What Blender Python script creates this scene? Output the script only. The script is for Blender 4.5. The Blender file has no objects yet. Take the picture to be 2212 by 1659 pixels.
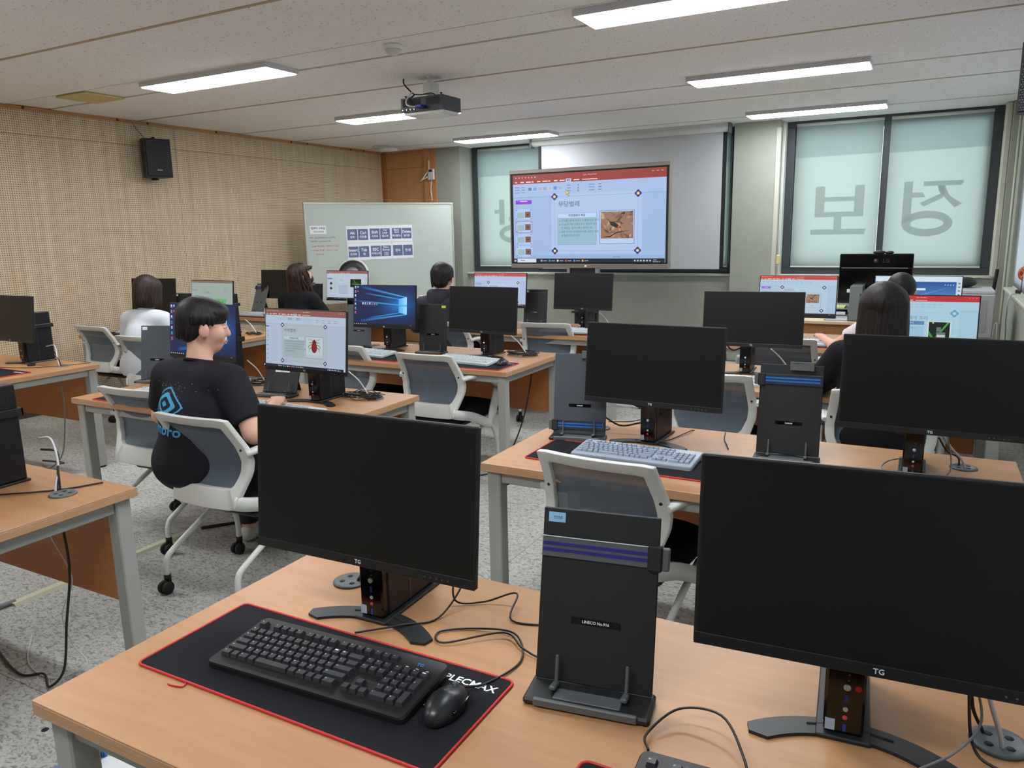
import bpy, math, random
import numpy as np
from mathutils import Matrix, Vector
from mathutils.bvhtree import BVHTree

SC = bpy.context.scene
COL = SC.collection
random.seed(7)
PI = math.pi

# ------------------------------------------------------------------ camera
cam = bpy.data.cameras.new('camera')
cam_ob = bpy.data.objects.new('camera', cam)
COL.objects.link(cam_ob)
SC.camera = cam_ob
cam.sensor_width = 36.0
cam.lens = 36.0 * 1655.0 / 2212.0
cam.clip_start = 0.05
_r = Vector((0.8800, 0.4745, -0.0197)); _d = Vector((0.0750, -0.1799, -0.9808)); _f = Vector((-0.4689, 0.8617, -0.1939))
_f.normalize(); _r = (_r - _f * _r.dot(_f)).normalized(); _u = _r.cross(_f)
cam_ob.matrix_world = Matrix(((_r.x, _u.x, -_f.x, 0.0), (_r.y, _u.y, -_f.y, 0.0), (_r.z, _u.z, -_f.z, 1.5433), (0, 0, 0, 1)))

# ------------------------------------------------------------------ sky and exposure
world = bpy.data.worlds.new('daylight'); SC.world = world
world.use_nodes = True
wn = world.node_tree.nodes['Background']
wn.inputs[0].default_value = (0.86, 0.95, 1.0, 1)
wn.inputs[1].default_value = 4.6
SC.view_settings.view_transform = 'Standard'
SC.view_settings.look = 'None'
SC.view_settings.gamma = 1.0
SC.view_settings.exposure = 0.0
SC.view_settings.use_curve_mapping = False
SC.cycles.max_bounces = 8; SC.cycles.diffuse_bounces = 6; SC.cycles.glossy_bounces = 3; SC.cycles.transmission_bounces = 4; SC.cycles.transparent_max_bounces = 8
LAMP = 30.0            # radiance of the ceiling LED panels

# ------------------------------------------------------------------ helpers
def lin(c):
    c = c / 255.0
    return c / 12.92 if c <= 0.04045 else ((c + 0.055) / 1.055) ** 2.4
def S(r, g, b): return (lin(r), lin(g), lin(b), 1.0)

MATS = {}
def mat(name, col, rough=0.5, metal=0.0, spec=0.5, noise=None, bump=None, emit=None, alpha=None, coat=0.0):
    """principled material; noise=(scale, amount, stretch) varies the colour, bump=(scale, strength, distance)"""
    if name in MATS: return MATS[name]
    m = bpy.data.materials.new(name); m.use_nodes = True
    nt = m.node_tree; N = nt.nodes; L = nt.links
    b = N['Principled BSDF']
    b.inputs['Base Color'].default_value = col
    b.inputs['Roughness'].default_value = rough
    b.inputs['Metallic'].default_value = metal
    b.inputs['Specular IOR Level'].default_value = spec
    b.inputs['Coat Weight'].default_value = coat
    if noise or bump:
        tc = N.new('ShaderNodeTexCoord')
    if noise:
        mp = N.new('ShaderNodeMapping'); mp.inputs['Scale'].default_value = noise[2] if len(noise) > 2 else (1, 1, 1)
        L.new(tc.outputs['Object'], mp.inputs['Vector'])
        nz = N.new('ShaderNodeTexNoise'); nz.inputs['Scale'].default_value = noise[0]; nz.inputs['Detail'].default_value = 5
        L.new(mp.outputs[0], nz.inputs['Vector'])
        mx = N.new('ShaderNodeMix'); mx.data_type = 'RGBA'
        a = noise[1]
        mx.inputs[6].default_value = tuple(max(0, c * (1 - a)) for c in col[:3]) + (1,)
        mx.inputs[7].default_value = tuple(min(1, c * (1 + a)) for c in col[:3]) + (1,)
        rp = N.new('ShaderNodeMapRange'); rp.inputs[1].default_value = 0.3; rp.inputs[2].default_value = 0.7
        L.new(nz.outputs['Fac'], rp.inputs[0]); L.new(rp.outputs[0], mx.inputs[0])
        L.new(mx.outputs[2], b.inputs['Base Color'])
    if bump:
        n2 = N.new('ShaderNodeTexNoise'); n2.inputs['Scale'].default_value = bump[0]; n2.inputs['Detail'].default_value = 4
        L.new(tc.outputs['Object'], n2.inputs['Vector'])
        bp = N.new('ShaderNodeBump'); bp.inputs['Strength'].default_value = bump[1]; bp.inputs['Distance'].default_value = bump[2]
        L.new(n2.outputs['Fac'], bp.inputs['Height']); L.new(bp.outputs[0], b.inputs['Normal'])
    if emit:
        b.inputs['Emission Color'].default_value = emit[0]; b.inputs['Emission Strength'].default_value = emit[1]
    if alpha is not None:
        b.inputs['Alpha'].default_value = alpha
    MATS[name] = m
    return m

class MB:
    """collects geometry for ONE mesh object"""
    def __init__(s): s.v = []; s.f = []; s.sm = []; s.c = []; s.M = None
    def at(s, M): s.M = M; return s
    def add(s, vs, fs, smooth=False, col=None):
        o = len(s.v)
        if s.M is not None: vs = [tuple(s.M @ Vector(p)) for p in vs]
        s.v += [tuple(p) for p in vs]
        s.f += [tuple(i + o for i in f) for f in fs]
        s.sm += [smooth] * len(fs)
        s.c += [col or (1, 1, 1, 1)] * len(vs)
        return s
    def box(s, x0, x1, y0, y1, z0, z1, b=0.0, col=None):
        if b <= 0:
            vs = [(x, y, z) for z in (z0, z1) for y in (y0, y1) for x in (x0, x1)]
            return s.add(vs, [(0, 2, 3, 1), (4, 5, 7, 6), (0, 1, 5, 4), (2, 6, 7, 3), (0, 4, 6, 2), (1, 3, 7, 5)], False, col)
        b = min(b, (x1 - x0) * .49, (y1 - y0) * .49, (z1 - z0) * .49)
        vs = []; idx = {}
        for i, X in enumerate((x0, x1)):
            for j, Y in enumerate((y0, y1)):
                for k, Z in enumerate((z0, z1)):
                    sx = b if i == 0 else -b; sy = b if j == 0 else -b; sz = b if k == 0 else -b
                    idx[i, j, k, 0] = len(vs); vs.append((X, Y + sy, Z + sz))
                    idx[i, j, k, 1] = len(vs); vs.append((X + sx, Y, Z + sz))
                    idx[i, j, k, 2] = len(vs); vs.append((X + sx, Y + sy, Z))
        I = idx; fs = []
        fs.append((I[0,0,0,0], I[0,0,1,0], I[0,1,1,0], I[0,1,0,0])); fs.append((I[1,0,0,0], I[1,1,0,0], I[1,1,1,0], I[1,0,1,0]))
        fs.append((I[0,0,0,1], I[1,0,0,1], I[1,0,1,1], I[0,0,1,1])); fs.append((I[0,1,0,1], I[0,1,1,1], I[1,1,1,1], I[1,1,0,1]))
        fs.append((I[0,0,0,2], I[0,1,0,2], I[1,1,0,2], I[1,0,0,2])); fs.append((I[0,0,1,2], I[1,0,1,2], I[1,1,1,2], I[0,1,1,2]))
        for a in (0, 1):
            for c in (0, 1):
                fs.append((I[a,c,0,0], I[a,c,1,0], I[a,c,1,1], I[a,c,0,1]))
                fs.append((I[a,0,c,0], I[a,1,c,0], I[a,1,c,2], I[a,0,c,2]))
                fs.append((I[0,a,c,1], I[1,a,c,1], I[1,a,c,2], I[0,a,c,2]))
        for a in (0, 1):
            for c in (0, 1):
                for e in (0, 1): fs.append((I[a,c,e,0], I[a,c,e,1], I[a,c,e,2]))
        return s.add(vs, fs, False, col)
    def prism(s, poly, z0, z1, col=None, smooth=False):
        n = len(poly)
        vs = [(x, y, z0) for x, y in poly] + [(x, y, z1) for x, y in poly]
        fs = [tuple(range(n))[::-1], tuple(range(n, 2 * n))] + [(i, (i + 1) % n, (i + 1) % n + n, i + n) for i in range(n)]
        return s.add(vs, fs, smooth, col)
    def lathe(s, prof, n=24, c=(0, 0, 0), axis='z', smooth=True, col=None):
        vs = []
        for r, h in prof:
            for i in range(n):
                a = 2 * PI * i / n; x, y = r * math.cos(a), r * math.sin(a)
                p = (x, y, h) if axis == 'z' else ((x, h, y) if axis == 'y' else (h, x, y))
                vs.append((p[0] + c[0], p[1] + c[1], p[2] + c[2]))
        fs = [(j * n + i, j * n + (i + 1) % n, (j + 1) * n + (i + 1) % n, (j + 1) * n + i) for j in range(len(prof) - 1) for i in range(n)]
        s.add(vs, fs, smooth, col)
        o = len(s.v) - len(vs)
        s.f += [tuple(o + i for i in range(n))[::-1], tuple(o + (len(prof) - 1) * n + i for i in range(n))]; s.sm += [False, False]
        return s
    def tube(s, path, r, n=8, closed=False, prof=None, smooth=True, up=None, col=None):
        """sweep a circle (or the 2-D profile prof of (side, up) points) along path"""
        P = [Vector(p) for p in path]; m = len(P)
        T = []
        for i in range(m):
            a = P[(i - 1) % m] if (closed or i > 0) else P[i]; b = P[(i + 1) % m] if (closed or i < m - 1) else P[i]
            t = (b - a); T.append(t.normalized() if t.length > 1e-9 else Vector((0, 0, 1)))
        if up is None:
            ref = Vector((0, 0, 1)) if abs(T[0].z) < 0.9 else Vector((1, 0, 0))
        else: ref = Vector(up)
        rings = []; nrm = (ref - T[0] * ref.dot(T[0])).normalized()
        for i in range(m):
            if up is not None:
                q = ref - T[i] * ref.dot(T[i])
                nrm = q.normalized() if q.length > 1e-4 else nrm
            else:
                nrm = (nrm - T[i] * nrm.dot(T[i]))
                nrm = nrm.normalized() if nrm.length > 1e-6 else Vector((1, 0, 0))
            side = T[i].cross(nrm)
            rr = r[i] if isinstance(r, (list, tuple)) else r
            if prof is None: ring = [P[i] + side * (rr * math.cos(2 * PI * k / n)) + nrm * (rr * math.sin(2 * PI * k / n)) for k in range(n)]
            else: ring = [P[i] + side * (a * rr) + nrm * (b * rr) for a, b in prof]
            rings.append(ring)
        k = len(rings[0]); vs = [p for ring in rings for p in ring]
        fs = []
        for i in range(m if closed else m - 1):
            for j in range(k):
                fs.append((i * k + j, i * k + (j + 1) % k, ((i + 1) % m) * k + (j + 1) % k, ((i + 1) % m) * k + j))
        s.add(vs, fs, smooth, col)
        if not closed:
            o = len(s.v) - len(vs)
            s.f += [tuple(o + i for i in range(k))[::-1], tuple(o + (m - 1) * k + i for i in range(k))]; s.sm += [False, False]
        return s
    def ell(s, c, r, n=16, m=10, col=None):
        vs = []; fs = []
        for j in range(m + 1):
            th = PI * j / m
            for i in range(n):
                a = 2 * PI * i / n
                vs.append((c[0] + r[0] * math.sin(th) * math.cos(a), c[1] + r[1] * math.sin(th) * math.sin(a), c[2] + r[2] * math.cos(th)))
        for j in range(m):
            for i in range(n): fs.append((j * n + i, (j + 1) * n + i, (j + 1) * n + (i + 1) % n, j * n + (i + 1) % n))
        return s.add(vs, fs, True, col)
    def mesh(s, name, colors=False):
        me = bpy.data.meshes.new(name)
        me.from_pydata(s.v, [], s.f)
        me.polygons.foreach_set('use_smooth', s.sm)
        if colors:
            at = me.color_attributes.new('Col', 'FLOAT_COLOR', 'POINT')
            at.data.foreach_set('color', [x for c in s.c for x in c])
        me.update()
        return me

def link(name, me, m=None, parent=None, label=None, cat=None, group=None, kind=None, M=None):
    o = bpy.data.objects.new(name, me); COL.objects.link(o)
    if m is not None and me is not None and not me.materials: me.materials.append(m)
    if parent is not None: o.parent = parent
    if M is not None: o.matrix_local = M
    if label: o['label'] = label
    if cat: o['category'] = cat
    if group: o['group'] = group
    if kind: o['kind'] = kind
    return o
def ob(name, mb, m, parent=None, label=None, cat=None, group=None, kind=None, M=None):
    return link(name, mb.mesh(name), m, parent, label, cat, group, kind, M)
def thing(name, label, cat, M=None, group=None):
    o = bpy.data.objects.new(name, None); COL.objects.link(o); o.empty_display_size = 0.1
    if M is not None: o.matrix_world = M
    o['label'] = label; o['category'] = cat
    if group: o['group'] = group
    return o
def part(name, mb, m, parent, label=None, kind=None, M=None): return ob(name, mb, m, parent, label, None, None, kind, M)
def dup(root, M, label, group=None, parent=None):
    c = root.copy(); COL.objects.link(c)
    if parent is None:
        c.matrix_world = M
        if label: c['label'] = label
        if group: c['group'] = group
    else: c.parent = parent
    for ch in root.children: dup(ch, None, None, None, c)
    return c
def TR(x, y, z=0.0, yaw=0.0): return Matrix.Translation((x, y, z)) @ Matrix.Rotation(math.radians(yaw), 4, 'Z')
def chaikin(P, n=2, closed=True):
    for _ in range(n):
        Q = []
        m = len(P)
        for i in range(m if closed else m - 1):
            a, b = P[i], P[(i + 1) % m]
            Q.append(tuple(.75 * u + .25 * v for u, v in zip(a, b))); Q.append(tuple(.25 * u + .75 * v for u, v in zip(a, b)))
        P = Q if closed else [P[0]] + Q + [P[-1]]
    return P
def rrect(x0, x1, y0, y1, r, n=5):
    P = []
    for cx, cy, a0 in ((x1 - r, y0 + r, -90), (x1 - r, y1 - r, 0), (x0 + r, y1 - r, 90), (x0 + r, y0 + r, 180)):
        for i in range(n + 1):
            a = math.radians(a0 + 90 * i / n); P.append((cx + r * math.cos(a), cy + r * math.sin(a)))
    return P
def smooth_path(P, n=6):
    """Catmull-Rom through the points"""
    P = [Vector(p) for p in P]; Q = [P[0] * 2 - P[1]] + P + [P[-1] * 2 - P[-2]]; out = []
    for i in range(1, len(Q) - 2):
        a, b, c, d = Q[i - 1], Q[i], Q[i + 1], Q[i + 2]
        for k in range(n):
            t = k / n
            out.append(.5 * ((2 * b) + (c - a) * t + (2 * a - 5 * b + 4 * c - d) * t * t + (3 * b - a - 3 * c + d) * t ** 3))
    out.append(P[-1]); return out

# text turned into flat mesh data (cached)
_TX = {}
def text_mesh(s, bold=False, res=2):
    k = (s, bold, res)
    if k in _TX: return _TX[k]
    cu = bpy.data.curves.new('text', 'FONT'); cu.body = s; cu.size = 1.0; cu.resolution_u = res
    cu.align_x = 'LEFT'; cu.fill_mode = 'FRONT'
    if bold: cu.offset = 0.018
    o = bpy.data.objects.new('text', cu)
    me = bpy.data.meshes.new_from_object(o)
    vs = [tuple(v.co) for v in me.vertices]; fs = [tuple(p.vertices) for p in me.polygons]
    bpy.data.objects.remove(o); bpy.data.curves.remove(cu); bpy.data.meshes.remove(me)
    if vs:
        x0 = min(v[0] for v in vs); x1 = max(v[0] for v in vs); y0 = min(v[1] for v in vs); y1 = max(v[1] for v in vs)
    else: x0 = x1 = y0 = y1 = 0
    _TX[k] = (vs, fs, (x0, x1, y0, y1)); return _TX[k]
def put_text(mb, s, x, y, h, z=0.0, width=None, align='l', col=None, bold=False, angle=0.0, mirror=False, depth=0.0, res=2):
    """text fitted so that its glyph box is h tall with its lower-left at (x, y) in the xy plane of mb"""
    vs, fs, (x0, x1, y0, y1) = text_mesh(s, bold, res)
    if not vs: return
    k = h / max(1e-6, y1 - y0); kx = k if width is None else width / max(1e-6, x1 - x0)
    w = (x1 - x0) * kx; ox = x - (w / 2 if align == 'c' else (w if align == 'r' else 0))
    ca, sa = math.cos(angle), math.sin(angle); out = []
    for a, b, _ in vs:
        px = (a - x0) * kx; py = (b - y0) * k
        if mirror: px = w - px
        out.append((ox + px * ca - py * sa, y + px * sa + py * ca, z))
    mb.add(out, [f[::-1] for f in fs] if mirror else fs, False, col)
    if depth:
        mb.add([(a, b, c + depth) for a, b, c in out], fs, False, col)

# ------------------------------------------------------------------ materials
M_WHITEPL = mat('white_plastic', S(208, 210, 206), .38, noise=(3, .03))
M_BLACKPL = mat('black_plastic', S(26, 26, 28), .45)
M_BLACKPL2 = mat('black_textured_plastic', S(30, 31, 33), .55, bump=(900, .15, .0005))
M_GREYPL = mat('grey_plastic', S(92, 96, 98), .5)
M_SCREENOFF = mat('dark_screen', S(10, 10, 12), .38, spec=.45)
M_BEZEL = mat('bezel_black', S(24, 24, 27), .42)
M_GLOSSBLK = mat('piano_black', S(10, 8, 8), .12)
M_STEEL = mat('painted_steel_grey', S(160, 161, 156), .42, noise=(2, .04))
M_STEELD = mat('dark_steel', S(40, 42, 44), .38, metal=.3)
M_SILVER = mat('silver', S(200, 200, 202), .28, metal=.8)
M_RED = mat('red_trim', S(196, 34, 36), .6)
M_CLOTHBLK = mat('black_cloth', S(28, 29, 33), .9, spec=.2, bump=(1500, .2, .0006))
M_SEAT = mat('black_seat_fabric', S(17, 17, 19), .95, spec=.15, bump=(900, .3, .001))
M_RUBBER = mat('black_rubber', S(20, 20, 21), .7)
M_WHITE = mat('white_paint_print', S(232, 234, 236), .6)
M_PAPER = mat('paper', S(226, 228, 232), .8, noise=(20, .02))
M_SKIN = mat('skin', S(222, 172, 150), .5, noise=(25, .05))
M_CABLEW = mat('white_cable', S(205, 205, 208), .5)
M_CABLEG = mat('grey_cable', S(120, 120, 122), .5)
M_CABLEB = mat('black_cable', S(30, 28, 28), .5)
M_BLUE = mat('blue_strip', S(34, 106, 190), .45)
M_NAVY = mat('navy_strip', S(46, 40, 130), .45)
M_DKBLUE = mat('blue_plug', S(30, 50, 140), .45)
M_FRAME = mat('dark_window_frame', S(52, 57, 62), .45)
M_WALLP = mat('cream_plaster', S(158, 161, 151), .9, spec=.2, noise=(6, .03), bump=(140, .35, .003))
M_CREAM = mat('cream_trim', S(192, 191, 178), .7)

def wood_mat(name, c1, c2, scale=(1, 1, 1), rough=.42, bump=.05):
    m = bpy.data.materials.new(name); m.use_nodes = True; nt = m.node_tree; N = nt.nodes; L = nt.links; b = N['Principled BSDF']
    tc = N.new('ShaderNodeTexCoord'); mp = N.new('ShaderNodeMapping'); mp.inputs['Scale'].default_value = scale
    L.new(tc.outputs['Object'], mp.inputs['Vector'])
    n1 = N.new('ShaderNodeTexNoise'); n1.inputs['Scale'].default_value = 3.0; n1.inputs['Detail'].default_value = 8; n1.inputs['Roughness'].default_value = .65
    L.new(mp.outputs[0], n1.inputs['Vector'])
    r = N.new('ShaderNodeValToRGB'); r.color_ramp.elements[0].color = c1; r.color_ramp.elements[1].color = c2
    r.color_ramp.elements[0].position = .3; r.color_ramp.elements[1].position = .7
    L.new(n1.outputs['Fac'], r.inputs[0]); L.new(r.outputs[0], b.inputs['Base Color'])
    bm = N.new('ShaderNodeBump'); bm.inputs['Strength'].default_value = bump; bm.inputs['Distance'].default_value = .001
    L.new(n1.outputs['Fac'], bm.inputs['Height']); L.new(bm.outputs[0], b.inputs['Normal'])
    b.inputs['Roughness'].default_value = rough
    MATS[name] = m; return m
M_DESK = wood_mat('beech_laminate', S(170, 124, 82), S(181, 136, 94), (1.5, 14, 14), .4)
M_EDGE = wood_mat('beech_edge_band', S(176, 134, 98), S(196, 154, 118), (3, 3, 160), .5)
M_MODESTY = wood_mat('brown_wood_panel', S(172, 106, 58), S(186, 120, 70), (1.2, 10, 26), .5)
M_TRIMWOOD = wood_mat('orange_wood_trim', S(176, 124, 78), S(196, 146, 98), (2, 2, 24), .5)

def canvas_mat():
    m = bpy.data.materials.new('display_picture'); m.use_nodes = True; nt = m.node_tree; N = nt.nodes; L = nt.links; b = N['Principled BSDF']
    b.inputs['Base Color'].default_value = (.01, .01, .01, 1); b.inputs['Roughness'].default_value = .4
    a = N.new('ShaderNodeVertexColor'); a.layer_name = 'Col'
    L.new(a.outputs['Color'], b.inputs['Emission Color']); b.inputs['Emission Strength'].default_value = 1.0
    return m
M_CANVAS = canvas_mat()
def print_mat():
    m = bpy.data.materials.new('printed_colours'); m.use_nodes = True; nt = m.node_tree; N = nt.nodes; L = nt.links; b = N['Principled BSDF']
    b.inputs['Roughness'].default_value = .7
    a = N.new('ShaderNodeVertexColor'); a.layer_name = 'Col'
    L.new(a.outputs['Color'], b.inputs['Base Color'])
    return m
M_PRINT = print_mat()
# ================================================================== ROOM
XL, XR, YF, YB, ZC = -7.02, 0.66, 9.15, -2.6, 2.70
YW = 9.50      # window plane

# ---- floor
def floor_mat():
    m = bpy.data.materials.new('grey_worm_pattern_tile'); m.use_nodes = True; nt = m.node_tree; N = nt.nodes; L = nt.links; b = N['Principled BSDF']
    tc = N.new('ShaderNodeTexCoord'); gm = N.new('ShaderNodeNewGeometry')
    mp = N.new('ShaderNodeMapping'); mp.inputs['Scale'].default_value = (1.0, 1.7, 1)
    L.new(gm.outputs['Position'], mp.inputs['Vector'])
    n1 = N.new('ShaderNodeTexNoise'); n1.inputs['Scale'].default_value = 46; n1.inputs['Detail'].default_value = 3; n1.inputs['Distortion'].default_value = 1.2
    L.new(mp.outputs[0], n1.inputs['Vector'])
    n2 = N.new('ShaderNodeTexNoise'); n2.inputs['Scale'].default_value = 1.2; n2.inputs['Detail'].default_value = 3
    L.new(gm.outputs['Position'], n2.inputs['Vector'])
    r = N.new('ShaderNodeValToRGB'); e = r.color_ramp.elements
    e[0].position = .36; e[0].color = S(126, 126, 122); e[1].position = .56; e[1].color = S(184, 184, 179)
    k = e.new(.45); k.color = S(164, 163, 158)
    L.new(n1.outputs['Fac'], r.inputs[0])
    mx = N.new('ShaderNodeMix'); mx.data_type = 'RGBA'; mx.blend_type = 'MULTIPLY'; mx.inputs[0].default_value = 1
    r2 = N.new('ShaderNodeValToRGB'); r2.color_ramp.elements[0].color = (.84, .84, .84, 1); r2.color_ramp.elements[1].color = (1, 1, 1, 1)
    r2.color_ramp.elements[0].position = .35; r2.color_ramp.elements[1].position = .6
    L.new(n2.outputs['Fac'], r2.inputs[0]); L.new(r.outputs[0], mx.inputs[6]); L.new(r2.outputs[0], mx.inputs[7]); L.new(mx.outputs[2], b.inputs['Base Color'])
    bp = N.new('ShaderNodeBump'); bp.inputs['Strength'].default_value = .5; bp.inputs['Distance'].default_value = .004
    L.new(n1.outputs['Fac'], bp.inputs['Height']); L.new(bp.outputs[0], b.inputs['Normal'])
    b.inputs['Roughness'].default_value = .62; b.inputs['Specular IOR Level'].default_value = .35
    return m
M_FLOOR = floor_mat()
M_GROUT = mat('tile_joint', S(78, 76, 72), .9)
fl = ob('floor', MB().box(XL - .15, XR + .15, YB - .15, YW + .15, -.06, -.004), M_GROUT, kind='structure')
ts = .595
tile_me = MB().box(-ts / 2 + .0008, ts / 2 - .0008, -ts / 2 + .0008, ts / 2 - .0008, -.006, 0, .0012).mesh('floor_tile'); tile_me.materials.append(M_FLOOR)
nx = 13; ny = 20
x_first = XL + ts / 2 + .0; y_first = 1.335 - ts / 2 - 6 * ts
for i in range(nx):
    for j in range(ny):
        link('floor_tile', tile_me, None, fl, M=Matrix.Translation((x_first + i * ts, y_first + j * ts, 0)))

# ---- ceiling: boards running left-right, with a narrow channel row every 2.18 m
def ceil_mat():
    m = bpy.data.materials.new('fissured_ceiling_board'); m.use_nodes = True; nt = m.node_tree; N = nt.nodes; L = nt.links; b = N['Principled BSDF']
    gm = N.new('ShaderNodeNewGeometry')
    mp = N.new('ShaderNodeMapping'); mp.inputs['Scale'].default_value = (1.6, 1, 1); mp.inputs['Rotation'].default_value = (0, 0, .6)
    L.new(gm.outputs['Position'], mp.inputs['Vector'])
    n1 = N.new('ShaderNodeTexNoise'); n1.inputs['Scale'].default_value = 62; n1.inputs['Detail'].default_value = 2
    L.new(mp.outputs[0], n1.inputs['Vector'])
    r = N.new('ShaderNodeValToRGB'); e = r.color_ramp.elements
    e[0].position = .27; e[0].color = S(140, 133, 128); e[1].position = .335; e[1].color = S(244, 243, 243)
    L.new(n1.outputs['Fac'], r.inputs[0]); L.new(r.outputs[0], b.inputs['Base Color'])
    bp = N.new('ShaderNodeBump'); bp.inputs['Strength'].default_value = .3; bp.inputs['Distance'].default_value = .002
    L.new(r.outputs[0], bp.inputs['Height']); L.new(bp.outputs[0], b.inputs['Normal'])
    b.inputs['Roughness'].default_value = .95; b.inputs['Specular IOR Level'].default_value = .1
    return m
M_CEIL = ceil_mat()
M_CEILGAP = mat('ceiling_joint_shadow_gap', S(34, 30, 27), .9)
M_BATTEN = mat('beige_batten', S(186, 166, 140), .7)
ce = ob('ceiling', MB().box(XL - .1, XR + .3, YB - .1, YW + .1, ZC + .012, ZC + .08), M_CEILGAP, kind='structure')
ys = []
y = 4.0 - 2.18 * 3
cuts = []
while y < YW:
    cuts += [('channel', y + .012, y + .358), ('board', y + .382, y + 1.232), ('board', y + 1.262, y + 2.168)]
    y += 2.18
for kind, a, b_ in cuts:
    a = max(a, YB); b_ = min(b_, YW)
    if b_ - a < .05: continue
    x = XL
    k = 0
    while x < XR + .2:
        x1 = min(x + 1.82, XR + .25)
        ob('ceiling_panel', MB().box(x + .0002, x1 - .0002, a, b_, ZC - (.0 if kind == 'board' else -.004), ZC + .012, .0006), M_CEIL, ce)
        x = x1
for k in range(-3, 3):
    yb = 4.0 + 2.18 * k + 1.247
    if YB < yb < YF: ob('ceiling_batten', MB().box(XL, XR + .2, yb - .013, yb + .013, ZC - .003, ZC + .012, .002), M_BATTEN, ce)

# ---- left wall: perforated acoustic boards
def perf_mat(name, ax, c1, c2, hole):
    m = bpy.data.materials.new(name); m.use_nodes = True; nt = m.node_tree; N = nt.nodes; L = nt.links; b = N['Principled BSDF']
    gm = N.new('ShaderNodeNewGeometry'); sp = N.new('ShaderNodeSeparateXYZ'); L.new(gm.outputs['Position'], sp.inputs[0])
    def math_(op, a, v=None, w=None):
        n = N.new('ShaderNodeMath'); n.operation = op
        for i, q in enumerate((a, v, w)):
            if q is None: continue
            if isinstance(q, (int, float)): n.inputs[i].default_value = q
            else: L.new(q, n.inputs[i])
        return n.outputs[0]
    def cell(o): return math_('SUBTRACT', math_('FRACT', math_('DIVIDE', o, .0195)), .5)
    u = cell(sp.outputs[ax]); v = cell(sp.outputs['Z'])
    d = math_('SQRT', math_('ADD', math_('MULTIPLY', u, u), math_('MULTIPLY', v, v)))
    hl = math_('LESS_THAN', d, .225)
    mp = N.new('ShaderNodeMapping'); mp.inputs['Scale'].default_value = (16, 16, .5); L.new(gm.outputs['Position'], mp.inputs['Vector'])
    nz = N.new('ShaderNodeTexNoise'); nz.inputs['Scale'].default_value = 1.4; nz.inputs['Detail'].default_value = 6; L.new(mp.outputs[0], nz.inputs['Vector'])
    r = N.new('ShaderNodeValToRGB'); r.color_ramp.elements[0].color = c1; r.color_ramp.elements[1].color = c2
    r.color_ramp.elements[0].position = .32; r.color_ramp.elements[1].position = .68
    L.new(nz.outputs['Fac'], r.inputs[0])
    mx = N.new('ShaderNodeMix'); mx.data_type = 'RGBA'; L.new(hl, mx.inputs[0]); L.new(r.outputs[0], mx.inputs[6]); mx.inputs[7].default_value = hole
    L.new(mx.outputs[2], b.inputs['Base Color']); b.inputs['Roughness'].default_value = .7; b.inputs['Specular IOR Level'].default_value = .25
    bp = N.new('ShaderNodeBump'); bp.inputs['Strength'].default_value = .6; bp.inputs['Distance'].default_value = .003; bp.invert = True
    L.new(hl, bp.inputs['Height']); L.new(bp.outputs[0], b.inputs['Normal'])
    return m
M_PERF = perf_mat('perforated_wood_board', 'Y', S(204, 183, 153), S(221, 204, 177), S(98, 80, 60))
M_PERF2 = perf_mat('perforated_wood_board_dark', 'X', S(196, 146, 100), S(206, 160, 114), S(120, 80, 48))
wl = ob('wall_left', MB().box(XL - .12, XL - .014, YB - .1, YW + .1, -.05, ZC + .05), M_TRIMWOOD, kind='structure')
y = 4.42 - 1.24 * 6
while y < YF:
    a, b_ = max(y, YB), min(y + 1.24, YF)
    if b_ - a > .05:
        ob('wall_board', MB().box(XL - .014, XL, a + .0012, b_ - .0012, .08, 2.459, .0015), M_PERF, wl)
        ob('wall_board', MB().box(XL - .014, XL, a + .0012, b_ - .0012, 2.462, 2.672, .0015), M_PERF, wl)
    y += 1.24
ob('trim_1', MB().box(XL - .014, XL + .014, YB, YF, 2.672, 2.70, .003), M_TRIMWOOD, kind='structure')
ob('baseboard_left', MB().box(XL - .014, XL + .012, YB, YF, 0, .08, .003), mat('dark_baseboard', S(70, 62, 54), .6), kind='structure')
kn = MB()
for yy in (4.13, 5.02, 5.35, 6.2, 7.34, 7.62, 8.45, 8.72): kn.lathe([(.004, 0), (.014, .002), (.010, .006)], 8, (XL + .0135, yy, 2.686), 'x')
ob('wood_knot', kn, mat('knot', S(88, 58, 36), .7), bpy.data.objects['trim_1'])

# ---- front wall (pieces round two windows, with pillars standing forward)
wf = ob('wall_front', MB().box(XL - .1, XR + .3, YW + .03, YW + .15, -.05, .98), M_WALLP, kind='structure')
part('pillar', MB().box(-6.10, -5.72, 9.15, YW + .15, 0, ZC + .01), M_WALLP, wf)
part('pillar', MB().box(-2.055, -1.555, 9.15, YW + .15, 0, ZC + .01), M_WALLP, wf)
part('pillar', MB().box(.60, XR + .3, 9.15, YW + .15, 0, ZC + .01), M_WALLP, wf)
part('sill_wall', MB().box(-5.72, -2.055, 9.30, YW + .03, 0, 1.0), M_WALLP, wf)
part('sill_wall', MB().box(-1.555, .60, 9.30, YW + .03, 0, 1.0), M_WALLP, wf)
part('window_ledge', MB().box(-5.72, -2.055, 9.27, YW + .03, .985, 1.008, .004), M_CREAM, wf)
part('window_ledge', MB().box(-1.555, .60, 9.27, YW + .03, .985, 1.008, .004), M_CREAM, wf)
part('wood_panel', MB().box(-7.02, -6.28, 9.15, 9.2, 0, 2.46, .002), M_PERF2, wf)
part('wood_panel', MB().box(-7.02, -6.28, 9.15, 9.2, 2.463, 2.672, .002), M_PERF2, wf)
part('wood_trim', MB().box(-6.285, -6.19, 9.115, 9.2, 0, ZC, .003), M_TRIMWOOD, wf)
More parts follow.
